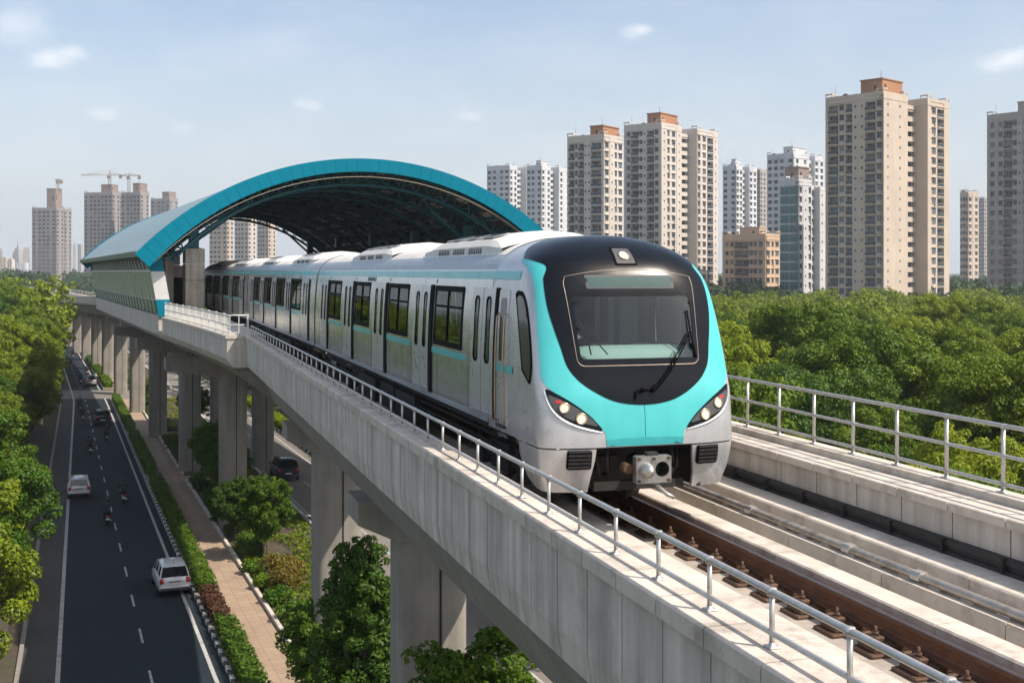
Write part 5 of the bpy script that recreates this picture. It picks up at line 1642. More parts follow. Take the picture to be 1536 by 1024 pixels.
class Tower:
    def __init__(s, label, cat, d, xpx, wall, fl=3.0, group=None, alpha=ALPHA, balc=True, name='tower_block', seed=1):
        be = math.atan((xpx - 768) / FPX); alpha = alpha + be; s.d = d; s.ppm = FPX / d / math.cos(be); s.alpha = alpha; s.wall = wall; s.fl = fl; s.balc = balc
        loc = ((xpx - 768) / FPX * d, d, GZ)
        s.o = thing(name, label, cat, loc, math.pi/2 - alpha, group)
        s.roof = None; s.body = MB(); s.wins = []; s.bals = []; s.rnd = random.Random(seed)
    def ztop(s, y): return EYE + (407 - y) * s.d / FPX - GZ
    def block(s, x0, x1, y0, y1, h, left='', right='', parapet=True, zmin=0):
        """left: columns of the face at x0 running y0..y1 (near end first); right: columns of the face at y0 running x0..x1"""
        b = s.body; dep = 1.1
        b.box(x0 + (dep if left else 0), x1, y0 + (dep if right else 0), y1, zmin, h, 0)
        for face, pat in (('L', left), ('R', right)):
            if not pat: continue
            W_ = {'p': 1.0, 'P': 2.2, 'w': 2.6, 'n': 1.7, 'b': 3.4, 'r': 2.4, 'g': 3.2, 'B': 2.4}
            tot = sum(W_[c] for c in pat); Lf = (y1 - y0) if face == 'L' else (x1 - x0)
            u = 0.0
            def bx(u0, u1, o0, o1, z0, z1, m=0):       # o: outwards from the face
                if face == 'L': b.box(x0 - o1, x0 - o0, y0 + u0, y0 + u1, z0, z1, m)
                else: b.box(x0 + u0, x0 + u1, y0 - o1, y0 - o0, z0, z1, m)
            def place(lst, key, uc, o, z):
                if len(key) == 4 and key[3] == 'bwin': key = key[:3] + (s.rnd.choices(('bwin', 'bwin_curtain', 'bwin_blue'), (.66, .16, .18))[0],)
                if face == 'L': lst.append((key, (x0 - o, y0 + uc, z), -math.pi/2))
                else: lst.append((key, (x0 + uc, y0 - o, z), 0.0))
            nf = int((h - zmin - .6) / s.fl)
            for i, c in enumerate(pat):
                w = W_[c] / tot * Lf; u1 = u + w; e = .003 * i
                if c in 'pP':
                    bx(u, u1, -dep - .01, .12 + e, zmin, h)
                    if c == 'P':
                        for f in range(nf):
                            z = h - 1.3 - (f + 1) * s.fl + 1.2
                            if z > zmin + 1: place(s.wins, (.55, .7, False, 'bwin'), (u + u1)/2, .12 + e, z)
                elif c in 'wn':
                    bx(u, u1, -dep - .01, e, zmin, h)
                    ww = min(w * (.62 if c == 'w' else .5), 2.1)
                    for f in range(nf):
                        z = h - 1.3 - (f + 1) * s.fl + 1.0
                        if z < zmin + .5: continue
                        place(s.wins, (ww, 1.5, True, 'bwin'), (u + u1)/2, e, z)
                        bx((u + u1)/2 - ww*.65, (u + u1)/2 + ww*.65, e, .5, z + 1.62, z + 1.72)
                        if s.rnd.random() < .16: bx((u + u1)/2 + ww*.1, (u + u1)/2 + ww*.1 + .8, e, .45, z - .72, z - .18, 0)
                elif c in 'bBr':
                    for f in range(nf):
                        z = h - 1.3 - (f + 1) * s.fl
                        if z < zmin: continue
                        bx(u, u1, -dep - .01, -.04 if c == 'r' else -.01, z + s.fl - .55, z + s.fl)      # beam
                        if c == 'r':
                            bx(u, u1, -dep - .01, -.05, z, z + .95)
                            place(s.wins, (w * .8, 1.5, True, 'bwin'), (u + u1)/2, -dep, z + .95)
                        else:
                            place(s.wins, (w * .9, 2.3, True, 'bwin'), (u + u1)/2, -dep, z + .08)
                            if s.balc: place(s.bals, (w - .1, .55 if c == 'b' else .25), (u + u1)/2, -.01, z)
                            else: bx(u, u1, -dep, .3, z - .1, z + .6)
                    bx(u, u1, -dep - .01, -.02, h - 1.3, h)
                elif c == 'g':
                    bx(u, u1, -dep - .01, e, zmin, h)
                    for f in range(nf):
                        z = h - 1.3 - (f + 1) * s.fl
                        if z < zmin: continue
                        place(s.wins, (w * .94, s.fl * .80, True, 'bteal'), (u + u1)/2, e, z + .35)
                u = u1
            # string courses
            bx(0, Lf, 0, .22, h - 1.25, h - .95)
        if parapet:
            for q in (0, 1, 2, 3):
                t = .25
                if q == 0: b.box(x0 - .1, x0 + t, y0 + t, y1 - t, h, h + .9)
                if q == 1: b.box(x0 - .1, x1, y0 - .1, y0 + t, h, h + .9)
                if q == 2: b.box(x1 - t, x1, y0 + t, y1 - t, h, h + .9)
                if q == 3: b.box(x0 - .1, x1, y1 - t, y1, h, h + .9)
            # pergola-like raised frames on the corners
            for (xx, yy) in ((x0, y0), (x0, y1 - 2.2), (x1 - 2.2, y0)):
                b.box(xx - .15, xx + 2.3, yy - .15, yy + .1, h + 1.5, h + 1.9)
                b.box(xx - .15, xx + .1, yy + .1, yy + 2.3, h + 1.5, h + 1.9)
                for p, q in ((xx - .14, yy - .14), (xx + 2.0, yy - .14), (xx - .14, yy + 2.0)): b.box(p, p + .23, q, q + .23, h + .9, h + 1.5)
    def tank(s, x0, x1, y0, y1, z0, z1, m):
        mb = MB(); mb.box(x0, x1, y0, y1, z0, z1, 0); mb.box(x0 - .25, x1 + .25, y0 - .25, y1 + .25, z1, z1 + .35, 0)
        mb.box(x0 + 1.2, x0 + 2.1, y0 - .04, y0 + .05, z0 + (z1 - z0)*.45, z0 + (z1-z0)*.7, 1); mb.box(x0 - .04, x0 + .05, y0 + 2, y0 + 2.8, z0 + (z1 - z0)*.4, z0 + (z1-z0)*.65, 1)
        mb.tube([(x0 + 1, y0 + 1, z1 + .3), (x0 + 1, y0 + 1, z1 + 2.6)], .06, 5, 1)
        mb.build('rooftop_tank_room', [m, M['bwin']], s.o, world=False)
    def done(s, body_name='wall'):
        if s.roof:
            x0, x1, y0, y1, z = s.roof
            for k in range(3):
                mb = MB(); cx, cy = x0 + 1.5 + (x1 - x0 - 3) * s.rnd.random(), y0 + (y1 - y0) * (.5 + .42 * s.rnd.random())
                mb.lathe([(0, z), (.85, z), (.85, z + 1.3), (.5, z + 1.6), (0, z + 1.62)], (cx, cy, .01), n=12); mb.box(cx - 1, cx + 1, cy - 1, cy + 1, z, z + .3)
                mb.build('water_tank', M['bwin'], s.o, world=False)
            mb = MB(); mb.tube([(x0 + 2, y1 - 2, z), (x0 + 2, y1 - 2, z + 4.5)], .07, 5); mb.build('aerial', M['bframe'], s.o, world=False)
        s.body.build(body_name, [s.wall], s.o, world=False)
        for lst, name, getter in ((s.wins, 'window', lambda k: win_mesh(*k)), (s.bals, 'balcony', lambda k: balc_mesh(k[0], k[1], [n for n, m in M.items() if m is s.wall][0]))):
            lst = sorted(lst, key=lambda e: -e[1][2])
            for key, loc, rz in lst[:99]:
                link_mesh(name, getter(key)[1], s.o, loc, rz)
            if len(lst) > 99:
                mb = MB()
                for key, loc, rz in lst[99:]:
                    src = getter(key)[0]; c, q = math.cos(rz), math.sin(rz)
                    b0 = len(mb.v)
                    mb.v.extend([(c*x - q*y + loc[0], q*x + c*y + loc[1], z + loc[2]) for x, y, z in src.v])
                    mb.f.extend([[b0 + i for i in f] for f in src.f]); mb.m.extend(src.m); mb.s.extend(src.s)
                mats = list(getter(lst[99][0])[1].materials)
                o = mb.build('lower_' + name + 's', mats, s.o, world=False, fixn=False); o['kind'] = 'stuff'
        return s.o
def slab_tower(label, d, xc, ytop, left, right, rec, wl, wr, wall, tank=None, tm='tank', pats=None, fl=3.0, balc=True, group=None, seed=1, name='tower_block', wdrop=0):
    T = Tower(label, 'tower block', d, xc, wall, fl, group, balc=balc, seed=seed, name=name)
    ca, sa = math.cos(ALPHA), math.sin(ALPHA); k = T.ppm
    La = left / k / ca; Lb = right / k / sa
    h = T.ztop(ytop)
    pats = pats or ('pbBPbbp' , 'wPn', 'rn', 'PnBw')
    T.block(0, Lb, 0, La, h, pats[0], pats[1])
    if d < 800: T.roof = (0, Lb, 0, La, h + .01)
    if wr:
        yl = 2.2; yw = yl - wl / k / ca; xw = (sa * Lb + rec / k + ca * yl) / sa
        T.block(Lb + .01, xw - .01, yl, La * .9, h - 1.2, '', pats[2], parapet=False)
        T.block(xw, xw + wr / k / sa, yw, La * .8, h - wdrop, 'pnp', pats[3])
    if tank:
        x0, x1, yt = tank
        T.tank(1.2, max(6, Lb * .92), 1.0, La * .42, h + .02, T.ztop(yt), M[tm])
    return T.done()
BE, CR_, WH = M['bw_beige'], M['bw_cream'], M['bw_white']
g_r = 'tower blocks right of the station'
slab_tower('tallest beige tower block with an orange brown rooftop tank room, nearest on the right', 340, 1325, 141, 90, 37, 14, 18, 36, BE, (0, 0, 117), pats=('wbPPBwbp', 'PpPp', 'r', 'pwBpp'), seed=3)
slab_tower('cream tower block with orange brown tank room directly behind the front of the train', 418, 992, 187, 57, 31, 12, 13, 35, CR_, (0, 0, 169), pats=('pwbPrbwp', 'PnwP', 'r', 'nwBP'), seed=4)
slab_tower('cream tower block with brown tank room, left neighbour of the one behind the train', 390, 906, 205, 56, 29, 0, 0, 0, CR_, (0, 0, 188), pats=('pbbPPbwbp', 'wPnw', 'r', 'nwBP'), seed=5)
slab_tower('grey beige tower block cut by the right edge of the picture', 395, 1556, 168, 78, 60, 0, 0, 0, M['bw_grey'], (0, 0, 150), 'bw_grey', pats=('wpwPrbwpwp', 'wPw', 'r', 'nwBP'), fl=3.35, seed=6)
slab_tower('pale white tower block rising behind the right slope of the station roof', 690, 764, 250, 34, 12, 6, 8, 12, WH, None, pats=('wwpww', 'ww', 'r', 'ww'), fl=3.3, balc=False, seed=7)
slab_tower('pale white tower block with a raised lift core left of the cream towers', 660, 812, 250, 22, 14, 5, 8, 18, WH, (0, 0, 241), 'bw_white', pats=('wpww', 'wpw', 'r', 'wpw'), fl=3.3, balc=False, seed=8)
slab_tower('slim white tower block just right of the cream tower behind the train', 640, 1104, 250, 20, 10, 4, 6, 12, WH, (0, 0, 239), 'bw_white', pats=('wpw', 'ww', 'r', 'ww'), fl=3.3, balc=False, seed=9)
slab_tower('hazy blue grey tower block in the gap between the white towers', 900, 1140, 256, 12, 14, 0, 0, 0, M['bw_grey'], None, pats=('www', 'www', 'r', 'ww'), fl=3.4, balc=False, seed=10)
slab_tower('white tower block with stepped top behind the teal glazed building', 560, 1190, 232, 40, 24, 4, 5, 14, WH, (0, 0, 220), 'bw_white', pats=('wpwww', 'ww', 'r', 'wpw'), fl=3.2, balc=False, seed=11)
slab_tower('slender beige tower between the tallest tower and the right picture edge', 600, 1452, 290, 12, 16, 0, 0, 0, BE, None, pats=('wrw', 'wpw', 'r', 'ww'), fl=3.4, balc=False, seed=12)
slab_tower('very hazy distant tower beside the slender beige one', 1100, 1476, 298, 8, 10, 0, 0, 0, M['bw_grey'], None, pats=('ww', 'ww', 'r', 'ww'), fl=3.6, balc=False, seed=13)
# building with a teal glass bay
T = Tower('mid rise white building with a teal glass bay, left of the tallest tower', 'building', 385, 1198, WH, 3.1, seed=14, name='office_building')
k = T.ppm; h = T.ztop(272); ca, sa = math.cos(ALPHA), math.sin(ALPHA)
T.block(0, 20/k/sa, 0, 28/k/ca, h, 'gg', 'nPn'); T.block(20/k/sa + .01, 34/k/sa, 2.5, 9, h - .5, '', 'rn', parapet=False)
T.block(34/k/sa + .01, 44/k/sa, .4, 9, h - 1, 'p', 'Pp', parapet=False)
T.tank(5, 12, 3, 8, h, h + 5, M['tank2']); T.done()
# low peach building
T = Tower('low peach coloured apartment building among the trees below the white towers', 'building', 420, 1148, M['bw_peach'], 3.2, seed=15, name='apartment_building')
k = T.ppm; h = T.ztop(354)
T.block(0, 22/k/sa, 0, 66/k/ca, h, 'pwwrbbwwp', 'wnw'); T.tank(1, 5, 3, 11, h, h + 3, M['bw_peach']); T.done()
# unfinished towers on the left
slab_tower('unfinished concrete tower standing alone on the far left with a small crane on top', 950, 84, 313, 36, 12, 0, 0, 12, M['bw_raw'], (0, 0, 283), 'tank2', pats=('wpwwwpw', 'wpw', 'r', 'wpw'), fl=3.2, balc=False, seed=16)
slab_tower('wide unfinished tower block left of the pair, under the tower cranes', 900, 168, 290, 42, 12, 0, 0, 6, M['bw_raw'], (0, 0, 277), 'tank2', pats=('wwwwwwpw', 'wpw', 'r', 'ww'), fl=3.1, balc=False, seed=17)
slab_tower('unfinished tower block right of the pair, under the tower cranes', 880, 210, 290, 28, 14, 0, 0, 0, M['bw_raw'], (0, 0, 275), 'tank2', pats=('wwwwpw', 'wpw', 'r', 'ww'), fl=3.1, balc=False, seed=18)
slab_tower('greyish unfinished tower half hidden behind the station roof', 1050, 254, 299, 28, 13, 0, 0, 0, M['bw_raw'], (0, 0, 288), 'tank2', pats=('wwwpw', 'wpw', 'r', 'ww'), fl=3.3, balc=False, seed=19)
for xc, yt, l, r_, d, w, s_, lab in ((340, 300, 26, 10, 820, BE, 20, 'beige tower seen through the open station arch, the left one'), (372, 290, 20, 12, 860, CR_, 21, 'cream tower seen through the open station arch, in the middle'), (402, 310, 16, 12, 900, BE, 22, 'beige tower seen through the open station arch, the right one')):
    slab_tower(lab, d, xc, yt, l, r_, 0, 0, 0, w, None, pats=('wpwww', 'wpw', 'r', 'ww'), fl=3.3, balc=False, seed=s_)
# far skyline: plain hazy silhouettes
rs = random.Random(9)
def skyline(label, d, x0, x1, ytop, steps=2, spire=0.0, m='bw_grey'):
    o = thing('distant_tower', label, 'distant tower', ((x0 + x1)/2 * 0 + ((x0 + x1)/2 - 768)/FPX*d, d, GZ), rs.uniform(-.4, .4))
    w = (x1 - x0)/FPX*d*.42; h = EYE + (407 - ytop)*d/FPX - GZ
    mb = MB()
    for k in range(steps):
        f = 1 - k*.22; z1 = h*(1 - .07*(steps - 1 - k)); mb.box(-w*f, w*f, -w*f*.8, w*f*.8, 0 if k == 0 else h*(1 - .07*(steps - k)), z1)
    for x in np.arange(-w + 2, w - 2, 5.0): mb.box(x, x + 1.6, -w*.8 - .3, -w*.8, 0, h*(1 - .07*(steps - 1)))
    if spire: mb.tube([(0, 0, h), (0, 0, h + spire)], [1.2, .2], 6)
    mb.build('wall', M[m], o, world=False)
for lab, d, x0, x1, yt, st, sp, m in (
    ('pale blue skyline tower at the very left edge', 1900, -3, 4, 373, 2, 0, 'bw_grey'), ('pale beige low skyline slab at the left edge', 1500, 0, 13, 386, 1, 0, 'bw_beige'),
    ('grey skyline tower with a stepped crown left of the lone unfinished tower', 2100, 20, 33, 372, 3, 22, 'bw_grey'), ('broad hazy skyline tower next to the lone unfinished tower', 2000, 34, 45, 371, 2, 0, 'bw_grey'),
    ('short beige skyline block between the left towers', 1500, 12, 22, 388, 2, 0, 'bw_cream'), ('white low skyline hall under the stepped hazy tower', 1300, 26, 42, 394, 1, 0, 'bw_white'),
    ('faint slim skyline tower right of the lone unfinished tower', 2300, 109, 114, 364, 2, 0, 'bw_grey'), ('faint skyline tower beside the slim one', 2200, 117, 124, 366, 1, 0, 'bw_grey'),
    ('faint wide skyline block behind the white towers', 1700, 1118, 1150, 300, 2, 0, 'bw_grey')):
    skyline(lab, d, x0, x1, yt, st, sp, m)
# tower cranes
M['crane'] = mat('crane_paint', (.26, .19, .16), .6, .2, .1)
def crane(label, d, x, ybase, ytop, jl, jr, yj):
    X = lambda px: (px - 768)/FPX*d; Z = lambda py: EYE + (407 - py)*d/FPX
    o = thing('tower_crane', label, 'crane', (X(x), d, Z(ybase)))
    mb = MB(); z0, z1 = Z(ybase) - 2, Z(ytop)
    for a, b in ((-.8, -.8), (.8, -.8), (.8, .8), (-.8, .8)): mb.tube([(X(x) + a, d + b, z0), (X(x) + a, d + b, z1 - 4), (X(x), d, z1)], .13, 4)
    n = 8
    for k in range(n):
        za = z0 + (z1 - 4 - z0)*k/n; zb = z0 + (z1 - 4 - z0)*(k+1)/n; mb.tube([(X(x) - .8, d - .8, za), (X(x) + .8, d - .8, zb)], .09, 4)
    mb.build('mast', M['crane'], o)
    for nm, px in (('jib', jl), ('counter_jib', jr)):
        mb = MB(); xe = X(px); zz = Z(yj)
        mb.tube([(X(x), d, zz + 1.4), (xe, d, zz + .5)], .13, 4); mb.tube([(X(x), d - .8, zz), (xe, d - .8, zz)], .13, 4); mb.tube([(X(x), d + .8, zz), (xe, d + .8, zz)], .13, 4)
        for k in range(12):
            a, b = X(x) + (xe - X(x))*k/12, X(x) + (xe - X(x))*(k+1)/12; mb.tube([(a, d - .8, zz), ((a+b)/2, d, zz + 1.2), (b, d - .8, zz)], .07, 4)
        mb.tube([(X(x), d, z1), (xe*.75 + X(x)*.25, d, zz + .8)], .12, 4)
        if nm == 'counter_jib': mb.box(min(xe, X(px - 2)), max(xe, X(px - 2)) + 1, d - 1, d + 1, zz - 2.4, zz + .3)
        mb.build(nm, M['crane'], o)
    mb = MB(); mb.bbox(X(x) - 1.2, X(x) + 1.2, d - 2.6, d - .9, Z(yj) - 2.6, Z(yj) - .3, .2); mb.build('cab', M['crane'], o)
crane('reddish tower crane with a long jib to the left on the wide unfinished tower', 890, 164.5, 280, 255, 122, 181, 263)
crane('reddish tower crane on the right unfinished tower, jib ending in a counterweight', 875, 193.5, 300, 259.5, 182, 209, 264)
crane('small crane on the lone unfinished tower at far left', 955, 87.5, 284, 268, 83, 92, 271)
# ------------------------------------------------------------------ vehicles and riders
M['car_white'] = mat('white_car_paint', (.62, .63, .64), .3, 0, .04, 2, coat=.7)
M['car_dark'] = mat('dark_car_paint', (.018, .02, .025), .28, .2, .1, 2, coat=.7)
M['car_blue'] = mat('dark_blue_car_paint', (.02, .028, .045), .28, .2, .1, 2, coat=.7)
M['car_glass'] = mat('car_window_glass', (.01, .014, .018), .05, 0, .1, 2, spec=.8)
M['tail'] = mat('tail_light_red', (.45, .012, .012), .25, 0, .1, coat=.5)
M['chrome'] = mat('chrome', (.6, .6, .6), .15, .95, .05)
M['plate'] = mat('number_plate', (.6, .6, .56), .6, 0, .05)
M['plastic'] = mat('black_plastic', (.022, .022, .024), .6, 0, .2)
M['skin'] = mat('skin', (.22, .12, .075), .55, 0, .05)
M['shirt_dark'] = mat('dark_shirt', (.025, .03, .045), .85, 0, .15, 6)
M['shirt_red'] = mat('red_shirt', (.20, .02, .02), .85, 0, .15, 6)
M['trousers'] = mat('dark_trousers', (.02, .022, .03), .85, 0, .15, 6)
M['helmet'] = mat('black_helmet', (.012, .012, .014), .2, 0, .1, coat=.6)
M['bike_black'] = mat('black_bike_paint', (.014, .014, .016), .3, .3, .1, coat=.4)
M['bike_grey'] = mat('grey_scooter_paint', (.16, .18, .21), .3, .2, .1, coat=.5)
M['green_auto'] = mat('auto_green_paint', (.03, .12, .05), .4, 0, .1)
M['yellow_hood'] = mat('auto_yellow_hood', (.42, .30, .04), .7, 0, .1)
def wheel(parent, x, y, r, w, name='wheel'):
    mb = MB(); s = 1 if x > 0 else -1
    pr = [(r*.62, -w/2), (r*.93, -w/2), (r, -w*.3), (r, w*.3), (r*.93, w/2), (r*.62, w/2)]
    rows = [[Vector((x + h, y + q*math.cos(a), r + q*math.sin(a))) for a in [2*math.pi*k/22 for k in range(22)]] for q, h in pr]
    mb.grid(rows, 0, True, closed=True)
    o = mb.build('tyre', M['rubber'], parent, world=False)
    mb = MB(); pr = [(r*.62, -s*w*.5), (r*.62, s*w*.42), (r*.5, s*w*.36), (r*.2, s*w*.30), (.001, s*w*.34)]
    rows = [[Vector((x + h, y + q*math.cos(a), r + q*math.sin(a))) for a in [2*math.pi*k/22 for k in range(22)]] for q, h in pr]
    mb.grid(rows, 0, True, closed=True)
    for k in range(5):
        a = 2*math.pi*k/5; mb.obox((x + s*w*.36, y + math.cos(a)*r*.1 - .025, r + math.sin(a)*r*.1), (s*.03, 0, 0), (math.cos(a)*r*.5, math.sin(a)*r*.5, 0) if False else (0, math.cos(a)*r*.5, math.sin(a)*r*.5), (0, .05*abs(math.sin(a)) + .01, .05*abs(math.cos(a)) + .01))
    mb.build('rim', M['chrome'], o, world=False)
def car(label, loc, rz, paint, L_=3.75, W_=1.66, H_=1.52, cat='car', name='hatchback_car', group=None, suv=False):
    """front points to +y, back at -y; built round the origin at street level"""
    o = thing(name, label, cat, loc, rz, group)
    zb = .24 if not suv else .34; belt = .93 if not suv else 1.05
    # stations along the length: y, half width, lower z, belt z
    ys = [-L_/2, -L_/2 + .06, -L_/2 + .22, -L_*.30, -L_*.05, L_*.18, L_*.30, L_*.42, L_/2 - .10, L_/2]
    hw = [.80, .90, .965, 1.0, 1.0, 1.0, .99, .95, .86, .70]
    lo = [.42, .32, zb + .02, zb, zb, zb, zb, zb + .02, .30, .36]
    bt = [belt - .10, belt + .02, belt + .04, belt + .02, belt, belt - .02, belt - .05, belt - .12, belt - .22, belt - .36]
    mb = MB(); rows = []
    for y, h, l, b in zip(ys, hw, lo, bt):
        w = W_/2*h
        rows.append([Vector(p) for p in ((0, y, l), (-w*.8, y, l), (-w*.97, y, l + .10), (-w, y, (l + b)/2), (-w*.985, y, b - .10), (-w*.90, y, b), (0, y, b + .02), (w*.90, y, b), (w*.985, y, b - .10), (w, y, (l + b)/2), (w*.97, y, l + .10), (w*.8, y, l))])
    mb.grid(rows, 0, True, closed=True); mb.add(rows[0], [tuple(range(12))]); mb.add(rows[-1], [tuple(range(11, -1, -1))])
    # roof and pillars
    r0, r1 = -L_/2 + .20, L_*.20
    def gh(y, k):      # greenhouse cross-section at y: (half width low, half width top)
        return W_/2*.90, W_/2*.72
    roofp = [(-L_/2 + .34, H_ - .09), (-L_/2 + .52, H_ - .02), (-L_*.18, H_), (L_*.02, H_ - .01), (L_*.12, H_ - .06)]
    rows = []
    for y, z in roofp:
        w = W_/2*.74
        rows.append([Vector(p) for p in ((-w, y, z - .07), (-w*.93, y, z - .015), (-w*.5, y, z + .015), (0, y, z + .02), (w*.5, y, z + .015), (w*.93, y, z - .015), (w, y, z - .07))])
    mb.grid(rows, 0, True)
    bl, rl = (-L_/2 + .10, L_*.335), (-L_/2 + .34, L_*.12)
    for sg in (-1, 1):
        for (y0, z0, y1, z1, t) in ((bl[0], belt, rl[0], H_ - .12, .17), (-L_*.17, belt, -L_*.14, H_ - .05, .09), (L_*.10, belt - .02, L_*.03, H_ - .05, .07), (bl[1] - .06, belt - .06, rl[1], H_ - .10, .08)):
            a = Vector((sg*W_/2*.905, y0, z0 - .04)); b = Vector((sg*W_/2*.745, y1, z1 + .02))
            mb.obox(a, (0, t, 0), b - a, (-sg*.05, 0, .0), 0)
    mb.build('body', paint, o, world=False)
    # glass
    mb = MB(); q = .015
    lowb, topb = belt + .02, H_ - .07
    ring_lo = [(-W_/2*.86, bl[0] + .04), (W_/2*.86, bl[0] + .04), (W_/2*.875, L_*.30), (-W_/2*.875, L_*.30)]
    ring_hi = [(-W_/2*.70, rl[0] + .02), (W_/2*.70, rl[0] + .02), (W_/2*.715, rl[1] - .02), (-W_/2*.715, rl[1] - .02)]
    lo_z = [belt + .0, belt + .0, belt - .07, belt - .07]
    V = [(x, y, z) for (x, y), z in zip(ring_lo, lo_z)] + [(x, y, topb) for x, y in ring_hi]
    names = ('rear_window', 'side_window', 'windscreen', 'side_window')
    for i in range(4):
        j = (i + 1) % 4; m2 = MB(); m2.add([V[i], V[j], V[4 + j], V[4 + i]], [(0, 1, 2, 3)]); m2.build(names[i], M['car_glass'], o, world=False)
    # rear: lights, bumper, plate, wiper, handle
    yb = -L_/2
    for sg in (-1, 1):
        mb = MB(); mb.bbox(sg*W_/2*.62, sg*W_/2*.90, yb - .012, yb + .16, belt - .28, belt + .02, .05, 0, True); mb.build('tail_light', M['tail'], o, world=False)
        mb = MB(); mb.bbox(sg*W_/2*.45, sg*W_/2*.84, L_/2 - .20, L_/2 - .02, belt - .42, belt - .24, .05, 0, True); mb.build('headlight', M['lampglass'] if False else M['chrome'], o, world=False)
        mb = MB(); mb.bbox(sg*(W_/2 + .01), sg*(W_/2 + .19), L_*.175, L_*.175 + .11, belt + .01, belt + .16, .04, 0, True); mb.box(sg*(W_/2 - .1), sg*(W_/2 + .03), L_*.19, L_*.19 + .05, belt + .02, belt + .06); mb.build('side_mirror', M['plastic'], o, world=False)
    mb = MB(); mb.bbox(-W_/2*.86, W_/2*.86, yb - .05, yb + .10, .30, .44, .04, 1, True); mb.bbox(-W_/2*.90, W_/2*.90, yb - .035, yb + .12, .44, .56, .04, 0, True)
    mb.build('rear_bumper', [paint, M['plastic']], o, world=False)
    mb = MB(); mb.box(-.25, .25, yb - .045, yb - .03, .60, .71); mb.build('number_plate', M['plate'], o, world=False)
    mb = MB(); mb.bbox(-.30, .30, yb - .03, yb + .02, .75, .79, .01); mb.tube([(0, yb + .05, belt + .06), (.30, yb + .15, belt + .16)], .012, 5); mb.tube([(0, -L_/2 + .6, H_), (0, -L_/2 + .42, H_ + .22)], .01, 5)
    mb.build('trim', M['plastic'], o, world=False)
    for x in (-1, 1):
        for y in (-L_*.32, L_*.33): 
            mb = MB(); rows = []
            wheel(o, x*(W_/2 - .12), y, .30 if not suv else .36, .19)
            mb.bbox(x*(W_/2 - .26), x*(W_/2 + .006), y - .38, y + .38, .12, .44, .1); mb.build('wheel_arch', M['plastic'], o, world=False)
    return o
RZ = math.atan(.385)     # street heading
car('white hatchback seen from behind, close to the hedge kerb in the right lane', tuple(G(6.02, 61.9, .02)), RZ + .03, M['car_white'])
car('white hatchback further up the street, driving on the left edge line under the trees', tuple(G(1.75, 87.5, .02)), RZ - .01, M['car_white'], W_=1.62, H_=1.48, L_=3.7)
car('dark car with a silver roof in the right lane beside the far hedge', tuple(G(5.1, 128.5, .02)), RZ, M['car_dark'], W_=1.75, H_=1.62, L_=4.0, suv=True)
car('dark blue car on the sunlit right street beyond the second tall pier', tuple(G(18.35, 95.0, .02)), RZ - .02, M['car_blue'], W_=1.85, H_=1.7, L_=4.2, suv=True)

def body_mesh(name, bones, mats, lv=2):
    """one continuous skinned figure: bones = list of joint chains [(x,y,z,r), ...] sharing joints by name"""
    me = bpy.data.meshes.new('skel'); joints = {}; V = []; E = []; Rr = []
    for chain in bones:
        prev = None
        for jn, p, r in chain:
            if jn not in joints: joints[jn] = len(V); V.append(p); Rr.append(r)
            i = joints[jn]
            if prev is not None: E.append((prev, i))
            prev = i
    me.from_pydata(V, E, []); o = bpy.data.objects.new('skel', me); COL.objects.link(o)
    sk = o.modifiers.new('s', 'SKIN'); sk.use_smooth_shade = True
    ss = o.modifiers.new('u', 'SUBSURF'); ss.levels = lv; ss.render_levels = lv
    lay = me.skin_vertices[0].data
    for i, r in enumerate(Rr): lay[i].radius = r if isinstance(r, tuple) else (r, r)
    lay[0].use_root = True
    dg = bpy.context.evaluated_depsgraph_get(); ev = o.evaluated_get(dg); out = bpy.data.meshes.new_from_object(ev)
    bpy.data.objects.remove(o); out.name = name; out.materials.clear()
    for m in mats: out.materials.append(m)
    out.polygons.foreach_set('use_smooth', [True]*len(out.polygons))
    return out
def rider_meshes():
    """seated rider facing +y, seat at z = .80 under the hips"""
    B = [('hip', (0, 0, .86), (.17, .13)), ('belly', (0, .03, 1.02), (.16, .12)), ('chest', (0, .06, 1.25), (.19, .13)), ('neck', (0, .08, 1.42), (.065, .065)), ('head0', (0, .10, 1.50), (.075, .085)), ('head1', (0, .11, 1.60), (.085, .10)), ('head2', (0, .11, 1.68), (.06, .07))]
    ch = [B]
    for s, n in ((-1, 'l'), (1, 'r')):
        ch.append([B[0], (n + 'th', (s*.11, .04, .84), .10), (n + 'kn', (s*.19, .40, .72), .068), (n + 'an', (s*.17, .22, .33), .045), (n + 'to', (s*.18, .38, .26), .04)])
        ch.append([B[2], (n + 'sh', (s*.19, .07, 1.32), .07), (n + 'el', (s*.31, .26, 1.13), .045), (n + 'wr', (s*.31, .50, 1.09), .030), (n + 'ha', (s*.31, .57, 1.09), .034)])
        for k, (dx, ln) in enumerate(((-.027, .05), (-.009, .058), (.009, .055), (.027, .045))):
            ch.append([(n + 'ha', (s*.31, .57, 1.09), .034), (n + f'f{k}', (s*.31 + dx, .605, 1.085), .010), (n + f'g{k}', (s*.31 + dx, .61, 1.085 - ln*.7), .009)])
        ch.append([(n + 'ha', (s*.31, .57, 1.09), .034), (n + 'tb', (s*.31 - s*.035, .565, 1.07), .011), (n + 'tc', (s*.31 - s*.03, .595, 1.045), .009)])
    return ch
BODY = body_mesh('rider_body', rider_meshes(), [M['trousers'], M['shirt_dark'], M['skin']])
for p in BODY.polygons:
    c = p.center
    p.material_index = 2 if (c.z > 1.44 or (c.y > .44 and abs(c.x) > .26 and c.z > .95)) else 1 if c.z > .93 else 0
